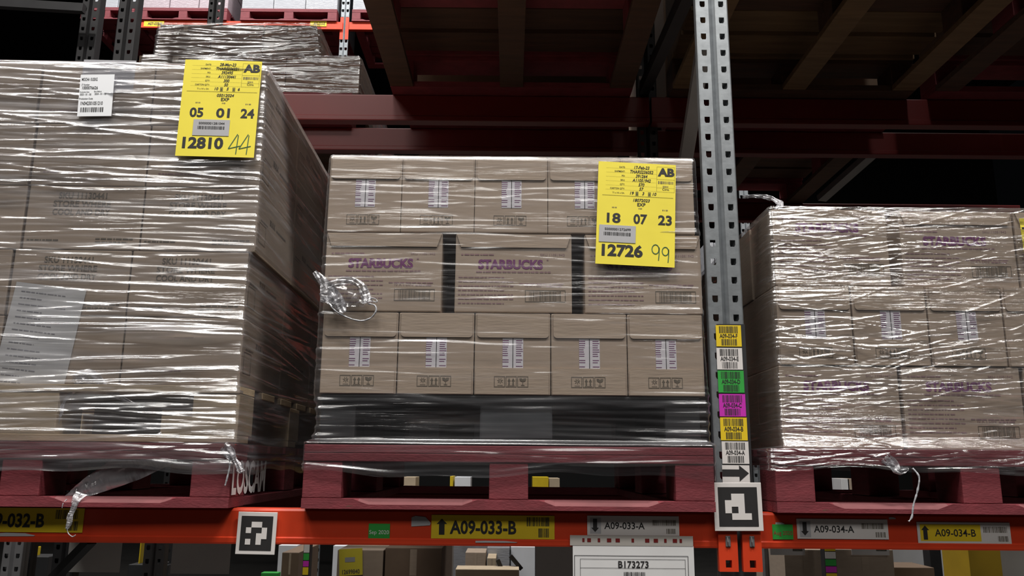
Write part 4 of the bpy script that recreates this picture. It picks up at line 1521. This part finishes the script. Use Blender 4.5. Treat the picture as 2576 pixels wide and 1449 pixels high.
# pallets of the rack behind
zb2 = zr2 + 0.002
pallet('brown', 'brown pallet in the rack behind, overhead beyond the middle load', XM0 + 0.03, YR2 - 0.03, zb2)
pallet('brown', 'dim pallet in the rack behind, overhead beyond the load past the upright', 0.70, YR2 - 0.03, zb2)
for k, px_ in enumerate((XM0 + 0.03, 0.70)):
    nm = ('beyond the middle load', 'beyond the load past the upright')[k]
    for i in range(2):
        for j in range(2):
            plain_carton('overhead', 0.49, 0.58, 1.45, 'x', (px_ + 0.005 + i * 0.5, YR2 - 0.02 + j * 0.6, zb2 + 0.154), group='cartons on the rear pallet ' + nm)['label'] = 'brown carton high in the rack behind, %s' % nm
step_beam('dark red far beam under the rear pallets beyond the middle load', XRL - 0.2, XRU, 4.58, zr2, hr2, 'beam_red_shaded')
step_beam('dark red far beam under the rear pallets past the upright', XRU + 0.01, XRU + 2.4, 4.58, zr2, hr2, 'beam_red_shaded')

# background load above the tall one; the shade on it is in its darker kraft
xb0, xb1 = U(345, 190, 3.5).x, U(907, 190, 3.5).x
Wb = xb1 - xb0
zb_lo = zb2 + 0.154
pallet('brown', 'brown pallet under the dark wrapped load in the background', xb0 + 0.0, 3.49, zb2)
ztier = U(700, 142, 3.5).z
ztop = U(560, 45, 3.5).z
for i in range(3):
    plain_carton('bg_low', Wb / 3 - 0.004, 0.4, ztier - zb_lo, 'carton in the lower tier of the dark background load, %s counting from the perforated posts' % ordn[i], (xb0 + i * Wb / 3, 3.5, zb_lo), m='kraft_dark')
xu0, xu1 = U(398, 90, 3.55).x, U(795, 90, 3.55).x
for i in range(3):
    ww = (xu1 - xu0) / 3
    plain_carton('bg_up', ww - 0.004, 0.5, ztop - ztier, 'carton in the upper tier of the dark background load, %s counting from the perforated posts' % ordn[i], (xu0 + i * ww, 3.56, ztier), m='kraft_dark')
rows = [(zb_lo - 0.05, 0.0, 0.006, 0.004, 0, 1.0), (zb_lo, 0.0, 0.006, 0.004, 0, 1.0), (ztier - 0.01, 0.0, 0.004, 0.004, 0, 1.0), (ztier + 0.006, -0.01, 0.0, -0.01, 0, 1.0), (ztier + 0.02, -0.05, -0.06, -0.06, 0, 1.0), (ztier + 0.03, xu0 - xb0 - .1, -0.045, -(xb1 - xu1 - 0.1), 0, 1.0), (ztop, -(xu0 - xb0 - .01), -0.045, -(xb1 - xu1 - 0.01), 0, 1.0), (ztop + 0.008, -(xu0 - xb0 + .1), -0.12, -(xb1 - xu1 + 0.1), -0.1, 0.5)]
rows[5] = (ztier + 0.03, -(xu0 - xb0 - .02), -0.05, -(xb1 - xu1 - 0.03), 0, 1.0)
film('stretch_wrap', 'loose stretch wrap over the dark background load above the tall load', xb0, xb1, 3.5, 4.6, rows, 'film_back', seed=33, ncrease=160, amp=0.008, fine=0.012, slope=0.08, milk=0.6)

# ------------------------------------------------------------------ far rack across the next aisle
YF = 8.9
zE = U(640, 53, YF).z
for k, (zz, nm) in enumerate(((zE, 'top'), (zE - 1.72, 'upper middle'), (zE - 3.44, 'lower middle'), (zE - 5.62, 'lowest'))):
    for b, (xa, xb) in enumerate(((-4.5, -2.05), (-1.97, -0.06), (0.02, 2.6)) + (((2.68, 5.3),) if k == 3 else ())):
        step_beam('bright red far beam across the next aisle, %s level, %s bay' % (nm, ordn[b]), xa, xb, YF, zz, 0.10, 'beam_red')
xfu = U(866, 60, YF).x
for xx, nm in ((xfu, 'white slotted far upright with a red foot sleeve beside the hanging pallets'), (-0.02, 'white slotted far upright behind the middle load'), (2.64, 'white slotted far upright behind the galvanised upright')):
    fu = rack_upright(nm, xx, YF + 0.02, 0, 8.4, 0.1, 0.08, 'galvanised', pitch=0.1, hole=0.03)
    MB().box(-0.052, -0.004, zE - 0.22, -0.012, 0.0, zE + 0.07).build('connector_sleeve', 'beam_red', fu)
    MB().box(0.012, -0.004, zE - 0.22, 0.052, 0.0, zE + 0.07).build('connector_sleeve', 'beam_red', fu)


def far_load(label, px0, px1, z, hgt, film_m, plabel, kind='red'):
    x0, x1 = U(px0, 40, YF).x, U(px1, 40, YF).x
    p = pallet(kind, plabel, x0, YF - 0.02, z + 0.002)
    p.scale = ((x1 - x0), 1, 1)
    t = thing('wrapped_load', label, 'wrapped load', (x0, YF - 0.01, z + 0.156))
    w = x1 - x0
    n = 3
    for k in range(n):
        for q in range(max(1, int(hgt / 0.3))):
            MB().box(k * w / n + 0.003, 0.005, q * 0.3, (k + 1) * w / n - 0.003, 1.1, q * 0.3 + 0.296, 0.01).build('wrapped_tier', film_m, t)
    return t


far_load('whitish wrapped load on the far rack behind the dark perforated posts', 205, 338, zE, 1.2, 'pale_film', 'red far pallet behind the dark perforated posts')
far_load('pinkish wrapped load on the far rack above the background load', 350, 572, zE, 1.2, 'pink_film', 'red far pallet nearest the dark perforated posts')
far_load('white wrapped load on the far rack beside the slotted upright', 606, 848, zE, 1.2, 'pale_film', 'red far pallet beside the slotted far upright')
far_load('white wrapped load on the far rack just past the slotted upright', 886, 1110, zE, 1.2, 'pale_film', 'red far pallet just past the slotted far upright')
far_load('pale wrapped load on the far rack glimpsed beside the galvanised upright', 1570, 1790, zE, 1.2, 'pale_film', 'red far pallet glimpsed beside the galvanised upright')
far_load('pale wrapped load in the far rack seen in the slit beside the middle load', 1750, 1781, zE - 3.44, 0.62, 'pale_film', 'far pallet in the slit beside the middle load')
for px0, px1, nm in ((361, 413, 'dark perforated posts'), (780, 822, 'slotted far upright')):
    a, b = U(px0, 66, YF - 0.006), U(px1, 53, YF - 0.006)
    t = thing('location_sign', 'small yellow location sign on the far top beam near the %s' % nm, 'sign', (a.x, YF - 0.0055, a.z))
    MB().box(0, 0, 0, b.x - a.x, 0.001, b.z - a.z).build('plate', 'yellow_sticker', t)
    MB().text('A07-032-E' if px0 < 500 else 'A07-033-E', (b.x - a.x) * 0.55, (b.z - a.z) * 0.25, (b.z - a.z) * 0.5, w=(b.x - a.x) * 0.7, y=-0.001, align='C', bold=0.03).build('lettering', 'black_ink', t)


# ------------------------------------------------------------------ glimpses under the red beam
def sheet_hang(label, px0, py0, px1, py1, Y, m='sleeve_grey'):
    a, b = U(px0, py1, Y), U(px1, py0, Y)
    t = thing('hanging_sleeve', label, 'document sleeve', (a.x, Y, a.z))
    top = ZB - HB + 0.004 - a.z
    MB().box(0, 0, 0, b.x - a.x, 0.002, max(b.z - a.z, top)).build('sheet', m, t)
    MB().box(-0.004, -0.003, max(b.z - a.z, top) - 0.02, b.x - a.x + 0.004, 0.003, max(b.z - a.z, top)).build('hanging_strip', 'grey_plastic', t)
    return t


sheet_hang('grey document sleeve hanging behind the beam under the tall load, nearer the picture edge', 166, 1363, 308, 1439, 3.19)
sheet_hang('grey document sleeve hanging behind the beam, beside the coded board', 428, 1365, 582, 1443, 3.19)
sheet_hang('grey document sleeve hanging behind the printed sheet', 1347, 1372, 1445, 1452, 3.19)


def far_box(label, px0, py0, px1, py1, Y, m, depth=0.5, cat='carton', name='carton', floor=True, tape=True):
    """a carton or stack seen far below the beam: stands on the floor unless told otherwise"""
    a, b = U(px0, py1, Y), U(px1, py0, Y)
    z0 = 0.0 if floor else a.z
    t = thing(name, label, cat, (a.x, Y, z0))
    w, h = b.x - a.x, b.z - z0
    MB().box(0, 0, 0, w, depth, h, 0.004).build('body', m, t)
    if tape:
        MB().box(w * 0.44, -0.0015, h - min(0.12, h * 0.4), w * 0.56, 0, h - 0.006).build('tape', 'kraft_flap', t)
    return t


far_box('tall brown carton stack with a yellow tag, under the green date sticker', 846, 1384, 965, 1449, 3.9, 'kraft', 0.6)
far_box('dark brown carton stack next to the yellow-tagged one under the beam', 967, 1379, 1112, 1449, 3.88, 'kraft_dark', 0.7)
a, b = U(852, 1450, 3.88), U(914, 1383, 3.88)
t = thing('pallet_tag', 'crumpled yellow tag on the brown carton stack under the beam', 'pallet tag', (a.x, 3.893, a.z), tilt=-0.06)
MB().box(0, 0, 0, b.x - a.x, 0.001, b.z - a.z).build('sheet', 'yellow_paper', t)
MB().text('12699840', (b.x - a.x) * .5, (b.z - a.z) * .06, 0.018, w=(b.x - a.x) * .75, y=-0.001, align='C', bold=0.02).build('lettering', 'grey_ink', t)
MB().rect((b.x - a.x) * .25, (b.z - a.z) * .5, (b.x - a.x) * .68, (b.z - a.z) * .68, -0.001).build('serial_sticker', 'grey_paper', t)
far_box('pale board-topped crate in the bright gap under the beam', 1145, 1433, 1306, 1470, 6.2, 'kraft_pale', 0.22, 'crate', 'crate', tape=False)
far_box('pale block added for the brightly lit background far back in the gap', 1112, 1373, 1228, 1440, 9.3, 'pale_film', 0.5, 'bag', 'wrapped_pack', tape=False)  # added pale block standing in for the glare of the far background
far_box('brown carton in the bright gap, lying behind the pale crate', 1170, 1390, 1222, 1440, 8.3, 'kraft', 0.4)
far_box('orange-brown carton in the bright gap near the white bag', 1225, 1404, 1248, 1440, 8.2, 'kraft_pale', 0.4)
far_box('white wrapped pack in the bright gap under the beam', 1225, 1378, 1282, 1440, 8.6, 'pale_film', 0.5, 'bag', 'wrapped_pack', tape=False)
far_box('bluish white wrapped pack next to the grey sleeve in the bright gap', 1285, 1376, 1346, 1440, 8.8, 'bright_white', 0.5, 'bag', 'wrapped_pack', tape=False)
far_box('grey steel locker at the edge of the bright gap', 1112, 1374, 1136, 1449, 7.5, 'grey_plastic', 0.3, 'locker', 'locker', tape=False)
brace('dark lever leaning across the bright gap, shorter one', U(1252, 1408, 6.4), U(1262, 1432, 6.4), 0.035, 0.03, 'dark_steel')
brace('dark lever leaning across the bright gap, longer one', U(1284, 1398, 6.4), U(1312, 1432, 6.4), 0.035, 0.03, 'dark_steel')
# beyond the coded board: small sticker post
def sticker_post(label, px0, px1, py0, bands, Y):
    a, b = U(px0, 1470, Y), U(px1, py0, Y)
    t = thing('sticker_post', label, 'upright', ((a.x + b.x) / 2, Y, 0))
    w = b.x - a.x
    MB().box(-w / 2, 0, 0, w / 2, 0.06, b.z + 0.4, 0.004).build('post', 'dark_steel', t)
    z = b.z
    for m_, py in bands:
        zz = U(px0, py, Y).z
        MB().box(-w / 2 + 0.003, -0.002, zz, w / 2 - 0.003, 0.0, z - 0.004).build('sticker', m_, t)
        z = zz
    return t


sticker_post('slim far post banded white, green, magenta and yellow, near the coded board', 758, 781, 1366, (('white_sticker', 1390), ('green_sticker', 1409), ('magenta_sticker', 1425), ('yellow_sticker', 1446)), 4.55)
sticker_post('slim far post banded yellow, white, green and magenta, under A09-034-A', 2079, 2102, 1378, (('yellow_sticker', 1386), ('white_sticker', 1405), ('green_sticker', 1423), ('magenta_sticker', 1440), ('yellow_sticker', 1460)), 4.55)
far_box('dim brown carton stack beside the white-banded far post', 706, 1390, 752, 1449, 4.9, 'kraft_dark', 0.5)
far_box('white bottle crate behind the white-banded far post', 700, 1372, 748, 1389, 7.6, 'bright_white', 0.4, 'crate', 'crate', tape=False)
far_box('green tub low down beside the coded board', 655, 1441, 700, 1460, 4.4, 'green_sticker', 0.05, 'tub', 'tub', tape=False)
far_box('long white carton top showing behind the yellow tag', 838, 1374, 978, 1383, 8.0, 'bright_white', 0.5)
far_box('tan carton top showing above the dark brown stack', 1036, 1374, 1108, 1380, 8.0, 'kraft_pale', 0.5)
far_box('dark crate under the white and orange bundle', 35, 1401, 122, 1449, 4.55, 'black_plastic', 0.15, 'crate', 'crate', tape=False)
far_box('dark crate under the yellow film roll', 320, 1421, 424, 1449, 4.55, 'black_plastic', 0.15, 'crate', 'crate', tape=False)
far_box('white and orange bundle under the tall load, lowest near the picture edge', 52, 1356, 84, 1401, 4.6, 'bright_white', 0.06, floor=False, cat='bundle', name='bundle', tape=False)
far_box('thin yellow edge guard beside the white and orange bundle', 85, 1376, 91, 1401, 4.6, 'yellow_sticker', 0.05, 'edge guard', 'edge_guard', tape=False, floor=False)
far_box('yellow film roll between the two grey sleeves', 347, 1364, 356, 1421, 4.6, 'yellow_sticker', 0.08, 'film roll', 'film_roll', tape=False, floor=False)
rack_upright('grey perforated low post between the grey sleeves under the tall load', U(386, 1400, 3.26).x, 3.26, 0, 1.72, 0.08, 0.08, 'brace_steel')
rack_upright('grey perforated low post at the picture edge under the tall load', U(30, 1400, 3.4).x, 3.4, 0, 1.72, 0.08, 0.08, 'brace_steel')
# beyond the upright
far_box('brown carton stack under A09-034-A, beside the grey post', 1976, 1383, 2078, 1449, 4.9, 'kraft', 0.6)
far_box('brown carton stack under A09-034-A, beside the white panel', 2106, 1383, 2246, 1449, 4.9, 'kraft', 0.6)
far_box('white panel board standing nearest the brown stacks', 2240, 1380, 2345, 1452, 6.4, 'bright_white', 0.1, 'panel', 'panel_board', tape=False)
far_box('white panel board standing beside the mustard column', 2362, 1382, 2442, 1452, 6.6, 'bright_white', 0.1, 'panel', 'panel_board', tape=False)
far_box('dark steel post between the two white panel boards', 2344, 1378, 2366, 1450, 6.0, 'dark_steel', 0.1, 'post', 'steel_post', tape=False)
far_box('mustard yellow wrapped column under A09-034-B', 2442, 1382, 2516, 1450, 4.9, 'mustard', 0.3, 'column pack', 'wrapped_pack', tape=False)
far_box('grey wrapped load at the picture edge under A09-034-B', 2517, 1384, 2600, 1450, 5.0, 'grey_plastic', 0.5, 'wrapped load', 'wrapped_load', tape=False)
far_box('dark slanted crate lid in front of the white panels', 2245, 1428, 2350, 1452, 5.6, 'kraft_dark', 0.3, 'crate', 'crate', tape=False)
far_box('white drum end beside the red beam connector', 1909, 1376, 1924, 1416, 5.5, 'bright_white', 0.3, 'drum', 'drum', tape=False)
far_box('grey post just past the red beam connector', 1926, 1376, 1944, 1449, 5.2, 'brace_steel', 0.06, 'post', 'steel_post', tape=False)
far_box('small white panel behind the grey post past the connector', 1944, 1396, 1974, 1425, 6.0, 'bright_white', 0.1, 'panel', 'panel_board', tape=False)
for px0, px1, nm in ((1938, 2024, 'nearer the upright'), (2143, 2236, 'over the stack beside the white panel')):
    a, b = U(px0, 1396, 4.88), U(px1, 1374, 4.88)
    t = thing('location_sign', 'white location strip behind the beam, %s' % nm, 'sign', (a.x, 4.88, a.z))
    MB().box(0, 0, 0, b.x - a.x, 0.002, b.z - a.z + 0.06).build('plate', 'white_sticker', t)
    MB().rect((b.x - a.x) * .65, (b.z - a.z) * .45, (b.x - a.x) * .93, b.z - a.z, -0.001).build('barcode', 'grey_ink', t)

# glimpses through the pallet openings: cartons on the lowest level of the far rack
for (px0, py0, px1, m, nm, nn) in ((1010, 1200, 1046, 'kraft_pale', 'tan carton seen through the middle pallet, furthest from the upright', 'carton'), (1130, 1198, 1140, 'yellow_sticker', 'thin yellow guard seen through the middle pallet', 'edge_guard'), (1142, 1200, 1184, 'bright_white', 'whitish carton seen through the middle pallet beside the yellow guard', 'carton'),
                               (1340, 1200, 1380, 'yellow_sticker', 'yellow-fronted carton seen through the middle pallet past its centre block', 'carton'), (1382, 1203, 1408, 'kraft_pale', 'pale carton seen through the middle pallet beside the yellow-fronted one', 'carton'), (2122, 1204, 2136, 'white_paper', 'white strip carton seen through the pallet past the upright', 'carton'), (2138, 1204, 2152, 'kraft', 'brown strip carton seen through the pallet past the upright', 'carton')):
    a, b = U(px0, 1290, YF + 0.001), U(px1, py0, YF + 0.001)
    t = thing(nn, nm, 'carton' if nn == 'carton' else 'edge guard', (a.x, YF + 0.001, zE - 5.62))
    MB().box(0, 0, 0, b.x - a.x, 0.35, b.z - (zE - 5.62), 0.004).build('body', m, t)
